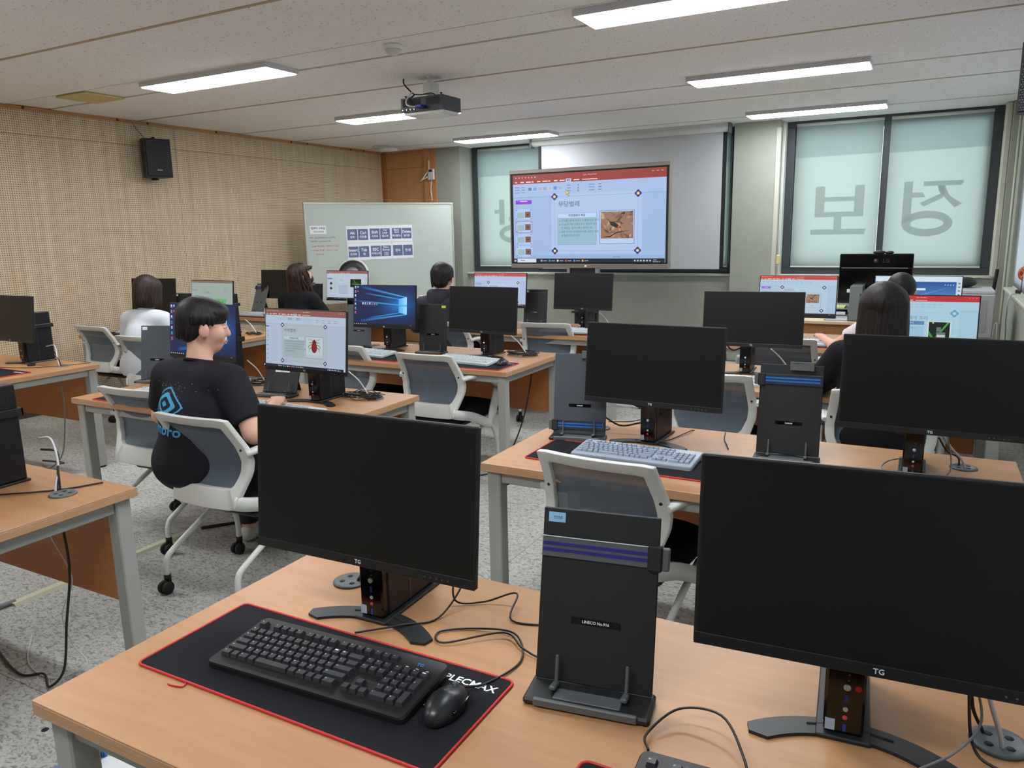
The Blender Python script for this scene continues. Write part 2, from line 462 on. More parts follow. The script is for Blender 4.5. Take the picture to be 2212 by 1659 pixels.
part('wood_trim', MB().box(-6.19, -6.10, 9.14, 9.2, 0, ZC, .003), M_TRIMWOOD, wf)
part('wood_trim', MB().box(-7.03, -6.96, 9.12, 9.2, 0, ZC, .003), wood_mat('corner_wood', S(150, 96, 56), S(166, 110, 68), (2, 2, 24)), wf)
part('wood_trim', MB().box(-7.02, -6.28, 9.135, 9.2, 2.672, 2.70, .003), M_TRIMWOOD, wf)
part('corner_guard', MB().box(-1.60, -1.548, 9.142, 9.2, .75, 2.62, .006), M_CREAM, wf)
# roof slab above windows is the ceiling; side reveals
part('reveal_post', MB().box(.545, .60, 9.22, YW, 1.0, ZC, .01), M_CREAM, wf)
part('reveal_post', MB().box(-1.60, -1.53, 9.3, YW, 1.0, ZC, .01), M_WHITEPL, wf)

def blind_mat(name, col):
    m = bpy.data.materials.new(name); m.use_nodes = True; nt = m.node_tree; N = nt.nodes; L = nt.links
    N.remove(N['Principled BSDF']); out = N['Material Output']
    tr = N.new('ShaderNodeBsdfTranslucent'); df = N.new('ShaderNodeBsdfDiffuse'); ad = N.new('ShaderNodeMixShader'); ad.inputs[0].default_value = .45
    gm = N.new('ShaderNodeNewGeometry'); mp = N.new('ShaderNodeMapping'); mp.inputs['Scale'].default_value = (3, 3, 220); L.new(gm.outputs['Position'], mp.inputs['Vector'])
    nz = N.new('ShaderNodeTexNoise'); nz.inputs['Scale'].default_value = 1; L.new(mp.outputs[0], nz.inputs['Vector'])
    mx = N.new('ShaderNodeMix'); mx.data_type = 'RGBA'; mx.inputs[6].default_value = tuple(c * .96 for c in col[:3]) + (1,); mx.inputs[7].default_value = col
    L.new(nz.outputs['Fac'], mx.inputs[0]); L.new(mx.outputs[2], tr.inputs[0]); L.new(mx.outputs[2], df.inputs[0])
    L.new(tr.outputs[0], ad.inputs[1]); L.new(df.outputs[0], ad.inputs[2]); L.new(ad.outputs[0], out.inputs[0])
    return m
M_BLIND = blind_mat('blind_fabric', (.27, .305, .285, 1))
M_BLINDR = blind_mat('side_blind_fabric', (.27, .28, .30, 1))
def tint_mat(name, a):
    m = bpy.data.materials.new(name); m.use_nodes = True; nt = m.node_tree; N = nt.nodes; L = nt.links
    N.remove(N['Principled BSDF']); t = N.new('ShaderNodeBsdfTransparent'); t.inputs[0].default_value = a
    L.new(t.outputs[0], N['Material Output'].inputs[0]); return m
M_SHADESTRIP = tint_mat('overhang_shade_tint', (.62, .68, .72, 1))  # grey tint standing in for the shade of the overhang outside
M_LETTER = tint_mat('window_letter_film', (.52, .54, .54, 1))
def glass_mat():
    m = bpy.data.materials.new('window_glass'); m.use_nodes = True; nt = m.node_tree; N = nt.nodes; L = nt.links
    N.remove(N['Principled BSDF']); t = N.new('ShaderNodeBsdfTransparent'); t.inputs[0].default_value = (.95, .97, .96, 1)
    g = N.new('ShaderNodeBsdfGlossy'); g.inputs['Roughness'].default_value = .02; mx = N.new('ShaderNodeMixShader'); mx.inputs[0].default_value = .06
    L.new(t.outputs[0], mx.inputs[1]); L.new(g.outputs[0], mx.inputs[2]); L.new(mx.outputs[0], N['Material Output'].inputs[0]); return m
M_GLASS = glass_mat()

def window(name, x0, x1, xm, blinds):
    o = thing(name, '', ''); del o['label']; del o['category']; o['kind'] = 'structure'
    fr = MB()
    fr.box(x0, x1, YW - .06, YW + .06, 1.008, 1.085, .004).box(x0, x1, YW - .06, YW + .06, 2.635, 2.70, .004)
    fr.box(x0, x0 + .085, YW - .06, YW + .06, 1.085, 2.635, .004).box(x1 - .085, x1, YW - .06, YW + .06, 1.085, 2.635, .004)
    part('window_frame', fr, M_FRAME, o)
    for q, (a, b_, off) in enumerate(((x0 + .085, xm + .03, .02), (xm - .03, x1 - .085, -.02))):
        s = MB(); z0, z1 = 1.085, 2.635; y0 = YW + off - .018; y1 = YW + off + .018
        s.box(a, b_, y0, y1, z0, z0 + .05, .003).box(a, b_, y0, y1, z1 - .045, z1, .003).box(a, a + .05, y0, y1, z0 + .05, z1 - .045, .003).box(b_ - .05, b_, y0, y1, z0 + .05, z1 - .045, .003)
        sh = part('sash', s, M_FRAME, o)
        part('pane', MB().box(a + .045, b_ - .045, YW + off - .003, YW + off + .003, z0 + .045, z1 - .04), M_GLASS, sh)
    part('mullion', MB().box(xm - .035, xm + .035, YW - .055, YW - .04, 1.085, 2.66, .004), M_FRAME, o)
    return o
w1 = window('window_1', -5.70, -2.06, -4.55, 0)
w2 = window('window_2', -1.53, .545, -.51, 0)
def hangul(mb, strokes, x0, w, z0, h, y):
    """strokes are polygons in a unit box; drawn mirrored because the room sees the film from behind"""
    for poly in strokes:
        mb.add([(x0 + (1 - px) * w, y, z0 + pz * h) for px, pz in poly], [tuple(range(len(poly)))])
def arc_ring(cx, cz, rx, rz, t, n=28):
    o = [(cx + rx * math.cos(2 * PI * i / n), cz + rz * math.sin(2 * PI * i / n)) for i in range(n)]
    q = [(cx + (rx - t) * math.cos(2 * PI * i / n), cz + (rz - t * .9) * math.sin(2 * PI * i / n)) for i in range(n)]
    return [[o[i], o[(i + 1) % n], q[(i + 1) % n], q[i]] for i in range(n)]
JEONG = [[(.0, .985), (.66, .985), (.66, .90), (.03, .90)],                                    # top bar of the first consonant
         [(.30, .90), (.42, .90), (.36, .76), (.70, .60), (.64, .53), (.32, .68)], [(.30, .90), (.42, .90), (.40, .80), (.12, .50), (.0, .57), (.22, .72)],
         [(.66, .79), (.84, .79), (.84, .70), (.62, .70)], [(.84, 1.0), (.99, .99), (.99, .22), (.84, .30)]] + arc_ring(.56, .22, .43, .235, .15)
BO = [[(.06, .98), (.23, .98), (.23, .36), (.06, .36)], [(.77, .98), (.94, .98), (.94, .36), (.77, .36)], [(.23, .76), (.78, .76), (.78, .67), (.23, .67)],
      [(.23, .46), (.78, .46), (.78, .36), (.23, .36)], [(.44, .36), (.58, .36), (.58, .11), (.44, .11)], [(.0, .11), (1, .11), (1, .0), (.02, .0)]]
DANG = [[(.0, .93), (.62, .93), (.62, .82), (.0, .82)], [(.0, .82), (.14, .82), (.14, .50), (.0, .50)], [(.0, .60), (.66, .60), (.66, .50), (.0, .50)],
        [(.78, 1), (.93, 1), (.93, .42), (.78, .42)], [(.93, .77), (1.06, .77), (1.06, .68), (.93, .68)]] + arc_ring(.5, .2, .44, .225, .14)
def blind(par_label, x0, x1, y, letters, lx, lw, lz, lh):
    o = thing('roller_blind', par_label, 'blind')
    part('blind_fabric', MB().add([(x0, y, 1.10), (x1, y, 1.10), (x1, y, 2.64), (x0, y, 2.64)], [(0, 1, 2, 3)]), M_BLIND, o)
    part('bottom_bar', MB().box(x0, x1, y - .006, y + .006, 1.085, 1.10, .003), M_WHITEPL, o)
    part('roller_tube', MB().tube([(x0, y + .02, 2.655), (x1, y + .02, 2.655)], .02, 12), M_WHITEPL, o)
    part('overhang_shade_strip', MB().add([(x0 + .004, y + .0022, 2.30), (x1 - .004, y + .0022, 2.31), (x1 - .004, y + .0022, 2.638), (x0 + .004, y + .0022, 2.638)], [(0, 1, 2, 3)]), M_SHADESTRIP, o)  # overhang shade put in as a tinted strip behind the blind top
    mb = MB(); hangul(mb, letters, lx, lw, lz, lh, y + .0015)
    part('window_letter', mb, M_LETTER, o, 'reversed grey Korean letter seen through the blind')
    return o
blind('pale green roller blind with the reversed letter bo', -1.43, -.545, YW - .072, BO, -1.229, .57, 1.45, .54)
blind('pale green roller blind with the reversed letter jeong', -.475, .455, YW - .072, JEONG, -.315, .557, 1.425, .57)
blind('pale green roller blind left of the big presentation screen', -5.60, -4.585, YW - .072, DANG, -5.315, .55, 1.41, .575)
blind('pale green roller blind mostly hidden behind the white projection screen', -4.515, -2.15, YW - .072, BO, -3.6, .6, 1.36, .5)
cd = thing('blind_cord', 'beige blind cord with a yellowed plastic weight beside the pillar', 'cord')
part('cord', MB().tube([(-1.50, 9.13, 2.62), (-1.515, 9.13, 1.4), (-1.515, 9.13, .9)], .004, 6), M_CREAM, cd)
part('cord_weight', MB().box(-1.54, -1.495, 9.115, 9.145, 1.13, 1.24, .01), mat('yellowed_plastic', S(205, 196, 140), .5), cd)

# ---- right wall with two side windows and a deep sill
wr = ob('wall_right', MB().box(XR, XR + .12, YB - .1, YF + .1, -.05, .93), M_WALLP, kind='structure')
part('wall_piece', MB().box(XR, XR + .12, 8.65, YF + .1, .93, ZC + .05), M_WALLP, wr)
part('wall_piece', MB().box(XR, XR + .12, 4.2, 4.7, .93, ZC + .05), M_WALLP, wr)
part('wall_piece', MB().box(XR, XR + .12, YB - .1, -.2, .93, ZC + .05), M_WALLP, wr)
part('wall_piece', MB().box(XR, XR + .12, -.2, 8.65, 2.60, ZC + .05), M_WALLP, wr)
part('window_ledge', MB().box(XR - .035, XR + .12, 4.7, 8.65, .915, .945, .006), M_CREAM, wr)
part('window_ledge', MB().box(XR - .035, XR + .12, -.2, 4.2, .915, .945, .006), M_CREAM, wr)
part('pipe', MB().tube([(XR - .012, 8.95, 0), (XR - .012, 8.95, 2.6)], .012, 8), M_CREAM, wr)
for nm, a, b_ in (('window_3', 4.7, 8.65), ('window_4', -.2, 4.2)):
    o = thing(nm, '', ''); del o['label']; del o['category']; o['kind'] = 'structure'
    fr = MB(); X0, X1 = XR + .06, XR + .12
    fr.box(X0, X1, a, b_, .945, 1.01, .003).box(X0, X1, a, b_, 2.54, 2.60, .003).box(X0, X1, a, a + .06, 1.01, 2.54, .003).box(X0, X1, b_ - .06, b_, 1.01, 2.54, .003)
    fr.box(X0, X1, (a + b_) / 2 - .03, (a + b_) / 2 + .03, 1.01, 2.54, .003)
    part('window_frame', fr, M_FRAME, o)
    part('pane', MB().box(XR + .088, XR + .092, a + .06, b_ - .06, 1.01, 2.54), M_GLASS, o)
    q = thing('roller_blind', 'white roller blind on the side window ' + ('beside the small red fan' if a > 4 else 'nearest the camera'), 'blind')
    part('blind_fabric', MB().add([(XR + .04, a + .02, .96), (XR + .04, b_ - .02, .96), (XR + .04, b_ - .02, 2.58), (XR + .04, a + .02, 2.58)], [(0, 1, 2, 3)]), M_BLINDR, q)
    part('bottom_bar', MB().box(XR + .034, XR + .047, a + .02, b_ - .02, .947, .96, .003), M_WHITEPL, q)
# ---- wall behind the camera
ob('wall_back', MB().box(XL - .1, XR + .1, YB - .12, YB, -.05, ZC + .05), M_WALLP, kind='structure')

# ---- ceiling LED panels
M_LED = bpy.data.materials.new('led_diffuser'); M_LED.use_nodes = True
_b = M_LED.node_tree.nodes['Principled BSDF']; _b.inputs['Base Color'].default_value = (.9, .9, .9, 1); _b.inputs['Emission Color'].default_value = (.94, .975, 1, 1); _b.inputs['Emission Strength'].default_value = LAMP
M_LEDFR = mat('led_frame', S(210, 210, 214), .5)
where = {(0, 1): 'left, nearest the camera', (0, 2): 'left, partly behind the projector', (0, 3): 'left, above the projection screen',
         (1, 1): 'right, cut by the top of the photo', (1, 2): 'right, second from the front wall', (1, 3): 'right, in front of the window with letters', (0, 0): 'left, overhead behind the camera', (1, 0): 'right, overhead behind the camera', (0, -1): 'left, unseen at the back, added for more light', (1, -1): 'right, unseen at the back, added for more light'}
led0 = None
for c, cx in enumerate((-4.68, -1.13)):
    for r in (0, 1, 2, 3, -1):  # row -1 is unseen, added to brighten the near desk and floor
        cy = 4.185 + 2.18 * (r - 1)
        Mx = TR(cx, cy, ZC)
        lab = 'long white LED ceiling light on the ' + where[c, r]
        if led0 is None:
            led0 = thing('ceiling_light', lab, 'ceiling light', Mx, 'LED ceiling lights')
            fr = MB().box(-.655, .655, -.155, -.143, -.032, .004, .003).box(-.655, .655, .143, .155, -.032, .004, .003).box(-.655, -.643, -.143, .143, -.032, .004, .003).box(.643, .655, -.143, .143, -.032, .004, .003).box(-.65, .65, -.15, .15, -.003, .003)
            part('light_housing', fr, M_LEDFR, led0)
            part('diffuser', MB().box(-.643, .643, -.143, .143, -.037, -.02, .004), M_LED, led0)
        else: dup(led0, Mx, lab)

# yellowed blank cover in the channel, detectors
ob('ceiling_cover', MB().box(-6.34, -5.96, 4.01, 4.36, 2.684, 2.702, .006), mat('yellowed_cover', S(206, 190, 132), .6), None, 'yellowed plastic cover plate in the ceiling channel', 'cover plate')
sd = thing('smoke_detector', 'round white smoke detector on the ceiling near the projector', 'smoke detector', TR(-3.05, 4.14, 2.70))
part('detector_base', MB().lathe([(.055, 0.004), (.062, -.002), (.062, -.016), (.056, -.024)], 28), M_WHITE, sd)
part('detector_dome', MB().lathe([(.05, -.024), (.05, -.032), (.044, -.044), (.03, -.054), (.004, -.058)], 28), M_WHITEPL, sd)
se = thing('ceiling_antenna', 'oval white wireless antenna on the ceiling by the corner', 'antenna', TR(-6.45, 8.52, 2.70, 35))
part('antenna_foot', MB().box(-.18, .02, -.03, .03, -.03, .004, .01), M_WHITEPL, se)
part('antenna_disc', MB().ell((.02, 0, -.045), (.13, .08, .03), 24, 10), M_WHITE, se)
# ================================================================== DESKS
DW, DD, DH = 1.71, .80, .72
def make_desk(label):
    t = thing('computer_desk', label, 'desk')
    hw = DW / 2
    part('tabletop', MB().box(-hw, hw, -DD / 2, DD / 2, DH - .0025, DH, .001), M_DESK, t)
    eb = MB().box(-hw, hw, -DD / 2, DD / 2, DH - .030, DH - .0025, .002)
    part('edge_band', eb, M_EDGE, t)
    for sx in (-1, 1):
        for sy in (-1, 1):
            cx, cy = sx * (hw - .045), sy * (DD / 2 - .045)
            lg = part('leg', MB().box(cx - .027, cx + .027, cy - .027, cy + .027, .012, DH - .030, .004), M_STEEL, t)
            part('foot', MB().lathe([(.024, 0), (.026, .004), (.022, .012), (.012, .016)], 12, (cx, cy, 0)), M_BLACKPL, lg)
    for sx in (-1, 1): part('side_rail', MB().box(sx * (hw - .045) - .018, sx * (hw - .045) + .018, -DD / 2 + .072, DD / 2 - .072, DH - .075, DH - .030, .003), M_STEEL, t)
    for sy in (-1, 1): part('long_rail', MB().box(-hw + .072, hw - .072, sy * (DD / 2 - .045) - .018, sy * (DD / 2 - .045) + .018, DH - .075, DH - .030, .003), M_STEEL, t)
    part('modesty_panel', MB().box(-hw + .075, hw - .075, DD / 2 - .055, DD / 2 - .037, .31, DH - .076, .002), M_MODESTY, t)
    for gx in (-.645, .69):
        g = part('cable_grommet', MB().lathe([(.0, 0.0), (.043, 0), (.043, .0045), (.039, .0065), (.034, .0065), (.033, .0055), (.0, .0055)], 28, (gx, .245, DH - .001)), M_GREYPL, t)
        for a in range(4):
            an = PI / 4 + a * PI / 2
            part('cable_hole', MB().lathe([(.0, 0), (.007, 0), (.007, .0006), (.0, .0006)], 6, (gx + .021 * math.cos(an), .245 + .021 * math.sin(an), DH + .0045)), M_RUBBER, g)
    return t
desk_spots = [  # centre x, back-edge y, label
    (-.535, 1.487, 'beech laminate desk nearest the camera, with the black keyboard on a red-edged mat'),
    (-.538, 3.104, 'beech desk in the right column, second from the camera'),
    (-.50, 4.758, 'beech desk in the right column where the girl with straight long hair sits'),
    (-.50, 6.36, 'beech desk in the right column, farthest row, in front of the teacher desk'),
    (-3.167, 1.574, 'beech desk cut off by the left edge, with a tower computer on its corner'),
    (-3.150, 3.205, 'beech desk where the boy in the black printed shirt sits'),
    (-3.045, 4.753, 'beech desk in the middle column with the bright blue desktop screen'),
    (-2.96, 6.37, 'beech desk in the middle column, farthest row, under the big screen'),
    (-5.785, 3.19, 'beech desk by the perforated wall, cut off by the left edge'),
    (-5.80, 4.94, 'beech desk by the perforated wall where the girl in white sits'),
    (-5.72, 6.52, 'beech desk by the perforated wall, farthest row, before the whiteboard'),
]
desk0 = None
for x, yb, lab in desk_spots:
    Mx = TR(x, yb - DD / 2)
    if desk0 is None: desk0 = make_desk(lab); desk0.matrix_world = Mx; desk0['group'] = 'beech computer desks'
    else: dup(desk0, Mx, lab, 'beech computer desks')

# ================================================================== CHAIRS
def mesh_fabric():
    m = bpy.data.materials.new('chair_mesh_fabric'); m.use_nodes = True; nt = m.node_tree; N = nt.nodes; L = nt.links; b = N['Principled BSDF']
    b.inputs['Base Color'].default_value = S(84, 97, 110); b.inputs['Roughness'].default_value = .6
    b.inputs['Sheen Weight'].default_value = .15
    tc = N.new('ShaderNodeTexCoord'); sp = N.new('ShaderNodeSeparateXYZ'); L.new(tc.outputs['Object'], sp.inputs[0])
    def m_(op, a, v):
        n = N.new('ShaderNodeMath'); n.operation = op
        for i, q in enumerate((a, v)):
            if isinstance(q, (int, float)): n.inputs[i].default_value = q
            else: L.new(q, n.inputs[i])
        return n.outputs[0]
    gx = m_('GREATER_THAN', m_('FRACT', m_('MULTIPLY', sp.outputs[0], 260), 0), .74)
    gz = m_('GREATER_THAN', m_('FRACT', m_('MULTIPLY', sp.outputs[2], 260), 0), .66)
    hole = m_('MULTIPLY', gx, gz)
    tr = N.new('ShaderNodeBsdfTransparent'); mx = N.new('ShaderNodeMixShader'); L.new(hole, mx.inputs[0])
    L.new(b.outputs[0], mx.inputs[1]); L.new(tr.outputs[0], mx.inputs[2]); L.new(mx.outputs[0], N['Material Output'].inputs[0])
    return m
M_MESH = mesh_fabric()
def back_y(z):   # side profile of the backrest
    P = [(.30, -.20), (.45, -.262), (.50, -.240), (.57, -.212), (.64, -.203), (.71, -.222), (.78, -.262), (.86, -.312)]
    for (z0, y0), (z1, y1) in zip(P, P[1:]):
        if z <= z1: break
    t = (z - z0) / (z1 - z0); return y0 + (y1 - y0) * t
def make_chair(label):
    t = thing('swivel_chair', label, 'chair')
    t.name = 'mesh_back_chair'
    Ro = [(-.215, .850), (.215, .850), (.222, .78), (.240, .66), (.236, .60), (.205, .50), (.185, .435), (-.185, .435), (-.205, .50), (-.236, .60), (-.240, .66), (-.222, .78)]
    Ri = [(-.176, .808), (.176, .808), (.182, .76), (.196, .66), (.192, .60), (.165, .54), (.145, .522), (-.145, .522), (-.165, .54), (-.192, .60), (-.196, .66), (-.182, .76)]
    def dense(P): 
        Q = []
        for (a, b), (c, d) in zip(P, P[1:] + P[:1]):
            for k in range(3): Q.append((a + (c - a) * k / 3, b + (d - b) * k / 3))
        return chaikin(Q, 1)
    Ro, Ri = dense(Ro), dense(Ri); n = len(Ro)
    curve = lambda x: .030 * (1 - (x / .24) ** 2)          # the back wraps round the sitter
    P = lambda q, off: (q[0], back_y(q[1]) - curve(q[0]) + off, q[1])
    vs = [P(q, -.014) for q in Ro] + [P(q, -.014) for q in Ri] + [P(q, .016) for q in Ro] + [P(q, .016) for q in Ri]
    fs = []
    for i in range(n):
        j = (i + 1) % n
        fs += [(i, n + i, n + j, j), (2 * n + i, 2 * n + j, 3 * n + j, 3 * n + i), (i, j, 2 * n + j, 2 * n + i), (n + i, 3 * n + i, 3 * n + j, n + j)]
    mb = MB().add(vs, fs, True)
    fr = part('back_frame', mb, M_WHITEPL, t)
    md = fr.modifiers.new('bevel', 'BEVEL'); md.width = .005; md.segments = 2; md.limit_method = 'ANGLE'
    for sx in (-1, 1): part('frame_screw', MB().lathe([(.0, -.001), (.006, -.001), (.006, .002), (.0, .002)], 10, (sx * .212, back_y(.70) - curve(.212) - .0145, .70), 'y'), M_RUBBER, fr)
    # mesh panel between the rails
    rows, cols = 18, 12; vs = []; fs = []
    for j in range(rows + 1):
        z = .515 + (.815 - .515) * j / rows
        w = np.interp(z, [.515, .54, .60, .66, .76, .815], [.152, .172, .198, .202, .188, .184])
        for i in range(cols + 1):
            x = -w + 2 * w * i / cols; vs.append((x, back_y(z) - curve(x) + .006 + .012 * math.exp(-((z - .60) / .06) ** 2), z))
    for j in range(rows):
        for i in range(cols): a = j * (cols + 1) + i; fs.append((a, a + 1, a + cols + 2, a + cols + 1))
    part('back_mesh', MB().add(vs, fs, True), M_MESH, t)
    # seat
    sp = chaikin([(-.235, .245), (.235, .245), (.25, .05), (.235, -.19), (.14, -.225), (-.14, -.225), (-.235, -.19), (-.25, .05)], 2)
    mb = MB(); k = len(sp)
    lay = [(.90, .395), (.97, .405), (1.0, .43), (.985, .455), (.93, .468), (.80, .472)]
    vs = [(x * s_, y * s_ + .01, z) for s_, z in lay for x, y in sp]
    fs = [(i * k + j, i * k + (j + 1) % k, (i + 1) * k + (j + 1) % k, (i + 1) * k + j) for i in range(len(lay) - 1) for j in range(k)]
    fs += [tuple(range(k))[::-1], tuple(range((len(lay) - 1) * k, len(lay) * k))]
    part('seat', mb.add(vs, fs, True), M_SEAT, t)
    part('seat_pan', MB().box(-.19, .19, -.17, .19, .365, .397, .01), M_BLACKPL, t)
    flat = [(-.026, -.010), (.026, -.010), (.030, 0), (.026, .010), (-.026, .010), (-.030, 0)]
    for sx in (-1, 1):
        # lower bar sweeping from the backrest down to the junction
        part('side_bar', MB().tube(smooth_path([(sx * .175, -.275, .47), (sx * .205, -.235, .455), (sx * .235, -.13, .425), (sx * .262, .0, .362), (sx * .268, .05, .338)], 5), 1.0, prof=[(a * .9, b) for a, b in [(-.012, -.030), (.012, -.030), (.016, 0), (.012, .030), (-.012, .030), (-.016, 0)]], up=(0, 0, 1)), M_WHITEPL, t)
        part('armrest', MB().tube(smooth_path([(sx * .222, -.225, .682), (sx * .255, -.16, .694), (sx * .275, -.07, .684), (sx * .284, .03, .648), (sx * .286, .115, .598), (sx * .284, .130, .575), (sx * .281, .115, .535), (sx * .272, .065, .405), (sx * .268, .04, .335)], 5), 1.0, prof=flat, up=(sx * .15, .35, 1)), M_WHITEPL, t)
        for nm, pts in (('front', [(sx * .268, .045, .345), (sx * .268, .09, .295), (sx * .268, .125, .215), (sx * .268, .135, .15), (sx * .268, .135, .075)]),
                        ('rear', [(sx * .235, .10, .375), (sx * .228, -.06, .305), (sx * .224, -.285, .195), (sx * .224, -.325, .16), (sx * .224, -.333, .125), (sx * .224, -.333, .075)])):
            lg = part('leg', MB().tube(smooth_path(pts, 4), .0135, 10), M_WHITEPL, t)
            cx, cy = pts[-1][0], pts[-1][1]
            cs = MB().tube([(cx, cy, .09), (cx, cy, .062)], .0155, 10).box(cx - .008, cx + .008, cy - .03, cy + .018, .035, .068, .006)
            for w in (-1, 1): cs.lathe([(.010, 0), (.027, .001), (.030, .006), (.030, .014), (.026, .018), (.008, .019)], 16, (cx + w * .006 - (0 if w > 0 else .019), cy - .014, .030), 'x')
            part('caster', cs, M_RUBBER, lg)
    part('cross_bar', MB().tube([(-.26, .05, .352), (.26, .05, .352)], .012, 8), M_WHITEPL, t)
    return t
CH = 'white mesh-back chair'
chair_spots = [   # back-top centre x, y of the backrest top, yaw, label
    (-2.66, 2.055, 1, CH + ' on which the boy in the black shirt sits'),
    (-3.46, 2.335, 2, 'empty ' + CH + ' left of the boy in the black shirt'),
    (-.915, 2.195, -4, 'empty ' + CH + ' nearest the camera, behind the paper holder with purple lines'),
    (-2.69, 3.79, 0, 'empty ' + CH + ' with one armrest in full view, middle column'),
    (-3.48, 3.93, -4, 'empty ' + CH + ' half hidden behind the screen with the red bug'),
    (-6.33, 4.02, 0, 'empty ' + CH + ' standing next to the perforated wall'),
    (-5.31, 3.71, 2, CH + ' on which the girl in the white shirt sits'),
    (-2.69, 5.50, 7, 'empty ' + CH + ' in the far middle row below the big screen'),
    (-3.56, 5.32, 0, CH + ' on which the boy in the dark hooded jacket sits'),
    (-.94, 3.79, 6, 'empty ' + CH + ' behind the powered-off screen in the second right desk'),
    (-.14, 3.64, 3, CH + ' on which the girl with straight long hair sits'),
    (-.81, 5.20, 10, 'empty ' + CH + ' in the far right row, beside the bare forearm'),
    (-.12, 5.18, 0, CH + ' on which the girl with the ponytail sits'),
    (-5.45, 5.33, -6, CH + ' on which the woman with long wavy hair sits'),
]
chair0 = None
for x, y, yaw, lab in chair_spots:
    Mx = TR(x, y, 0, yaw) @ Matrix.Translation((0, .325, 0)) @ Matrix.Scale(.972, 4)
    if chair0 is None: chair0 = make_chair(lab); chair0.matrix_world = Mx; chair0['group'] = 'white mesh-back chairs'
    else: dup(chair0, Mx, lab, 'white mesh-back chairs')

# ================================================================== SCREEN PICTURES
class Canvas(MB):
    """flat emissive picture, unit: 0..16 across, 0..9 up; each call lies a hair in front of the last"""
    def __init__(s, w, h): super().__init__(); s.w = w; s.h = h; s.k = 0
    def _p(s, x, y): return ((x / 16 - .5) * s.w, -s.k * .00004, y / 9 * s.h)
    def rect(s, x0, y0, x1, y1, c, c2=None):
        s.k += 1; s.add([s._p(x0, y0), s._p(x1, y0), s._p(x1, y1), s._p(x0, y1)], [(0, 1, 2, 3)], False, c)
        if c2: s.c[-2:] = [c2, c2]
    def poly(s, P, c, cols=None):
        s.k += 1; s.add([s._p(x, y) for x, y in P], [tuple(range(len(P)))], False, c)
        if cols: s.c[-len(P):] = cols
    def ring(s, x0, y0, x1, y1, t, c):
        s.rect(x0, y0, x1, y0 + t, c); s.rect(x0, y1 - t, x1, y1, c); s.rect(x0, y0, x0 + t, y1, c); s.rect(x1 - t, y0, x1, y1, c)
    def disc(s, x, y, rx, ry, c, n=14): s.poly([(x + rx * math.cos(2 * PI * i / n), y + ry * math.sin(2 * PI * i / n)) for i in range(n)], c)
    def text(s, t, x, y, h, c, align='l', width=None, bold=False):
        s.k += 1
        t2 = MB(); put_text(t2, t, 0, 0, h, 0, width, align, None, bold)
        s.add([s._p(x + a, y + b) for a, b, _ in t2.v], t2.f, False, c)
    def dash(s, x0, y0, x1, y1, c, n, t=.03):
        for i in range(n):
            a = i / n; b = (i + .6) / n
            s.rect(min(x0 + (x1 - x0) * a, x0 + (x1 - x0) * b) - (t / 2 if x0 == x1 else 0), min(y0 + (y1 - y0) * a, y0 + (y1 - y0) * b) - (t / 2 if y0 == y1 else 0),
                   max(x0 + (x1 - x0) * a, x0 + (x1 - x0) * b) + (t / 2 if x0 == x1 else 0), max(y0 + (y1 - y0) * a, y0 + (y1 - y0) * b) + (t / 2 if y0 == y1 else 0), c)
    def flower(s, x, y, r, c, c2):
        for dx, dy in ((1, 0), (-1, 0), (0, 1), (0, -1)): s.disc(x + dx * r * .55, y + dy * r * .55, r * .5, r * .5, c, 10)
        s.disc(x, y, r * .42, r * .42, c2, 10)
K = lambda r, g, b: S(r, g, b)
def beetle_photo(c, x0, y0, x1, y1):
    rr = random.Random(3); w, h = x1 - x0, y1 - y0
    c.rect(x0, y0, x1, y1, K(150, 116, 96))
    for _ in range(46):
        cx, cy = x0 + w * rr.random(), y0 + h * rr.random(); a = rr.random() * PI; l = w * (.05 + .12 * rr.random()); t = h * (.015 + .05 * rr.random())
        P = [(cx - l * math.cos(a), cy - l * math.sin(a)), (cx + t * math.sin(a), cy - t * math.cos(a)), (cx + l * math.cos(a), cy + l * math.sin(a)), (cx - t * math.sin(a), cy + t * math.cos(a))]
        P = [(min(max(p, x0), x1), min(max(q, y0), y1)) for p, q in P]
        g = rr.choice([(176, 146, 124), (120, 90, 74), (98, 72, 58), (190, 160, 138), (140, 104, 84)]); c.poly(P, K(*g))
    c.poly([(x0 + w * .02, y0 + h * .06), (x0 + w * .3, y0 + h * .1), (x0 + w * .5, y0 + h * .24), (x0 + w * .96, y0 + h * .32), (x0 + w * .5, y0 + h * .20), (x0 + w * .3, y0 + h * .05)], K(44, 30, 24))
    c.poly([(x0 + w * .55, y0 + h * .9), (x0 + w * .75, y0 + h * .98), (x0 + w * .74, y0 + h * .9)], K(34, 24, 20))
    a = -.62
    E = lambda cx, cy, rx, ry, col: c.poly([(cx + w * (rx * math.cos(t) * math.cos(a) - ry * math.sin(t) * math.sin(a)), cy + h * (rx * math.cos(t) * math.sin(a) + ry * math.sin(t) * math.cos(a))) for t in [2 * PI * i / 16 for i in range(16)]], col)
    E(x0 + w * .42, y0 + h * .52, .16, .075, K(30, 34, 34)); E(x0 + w * .58, y0 + h * .43, .055, .055, K(200, 96, 60)); E(x0 + w * .60, y0 + h * .41, .022, .03, K(60, 30, 24))
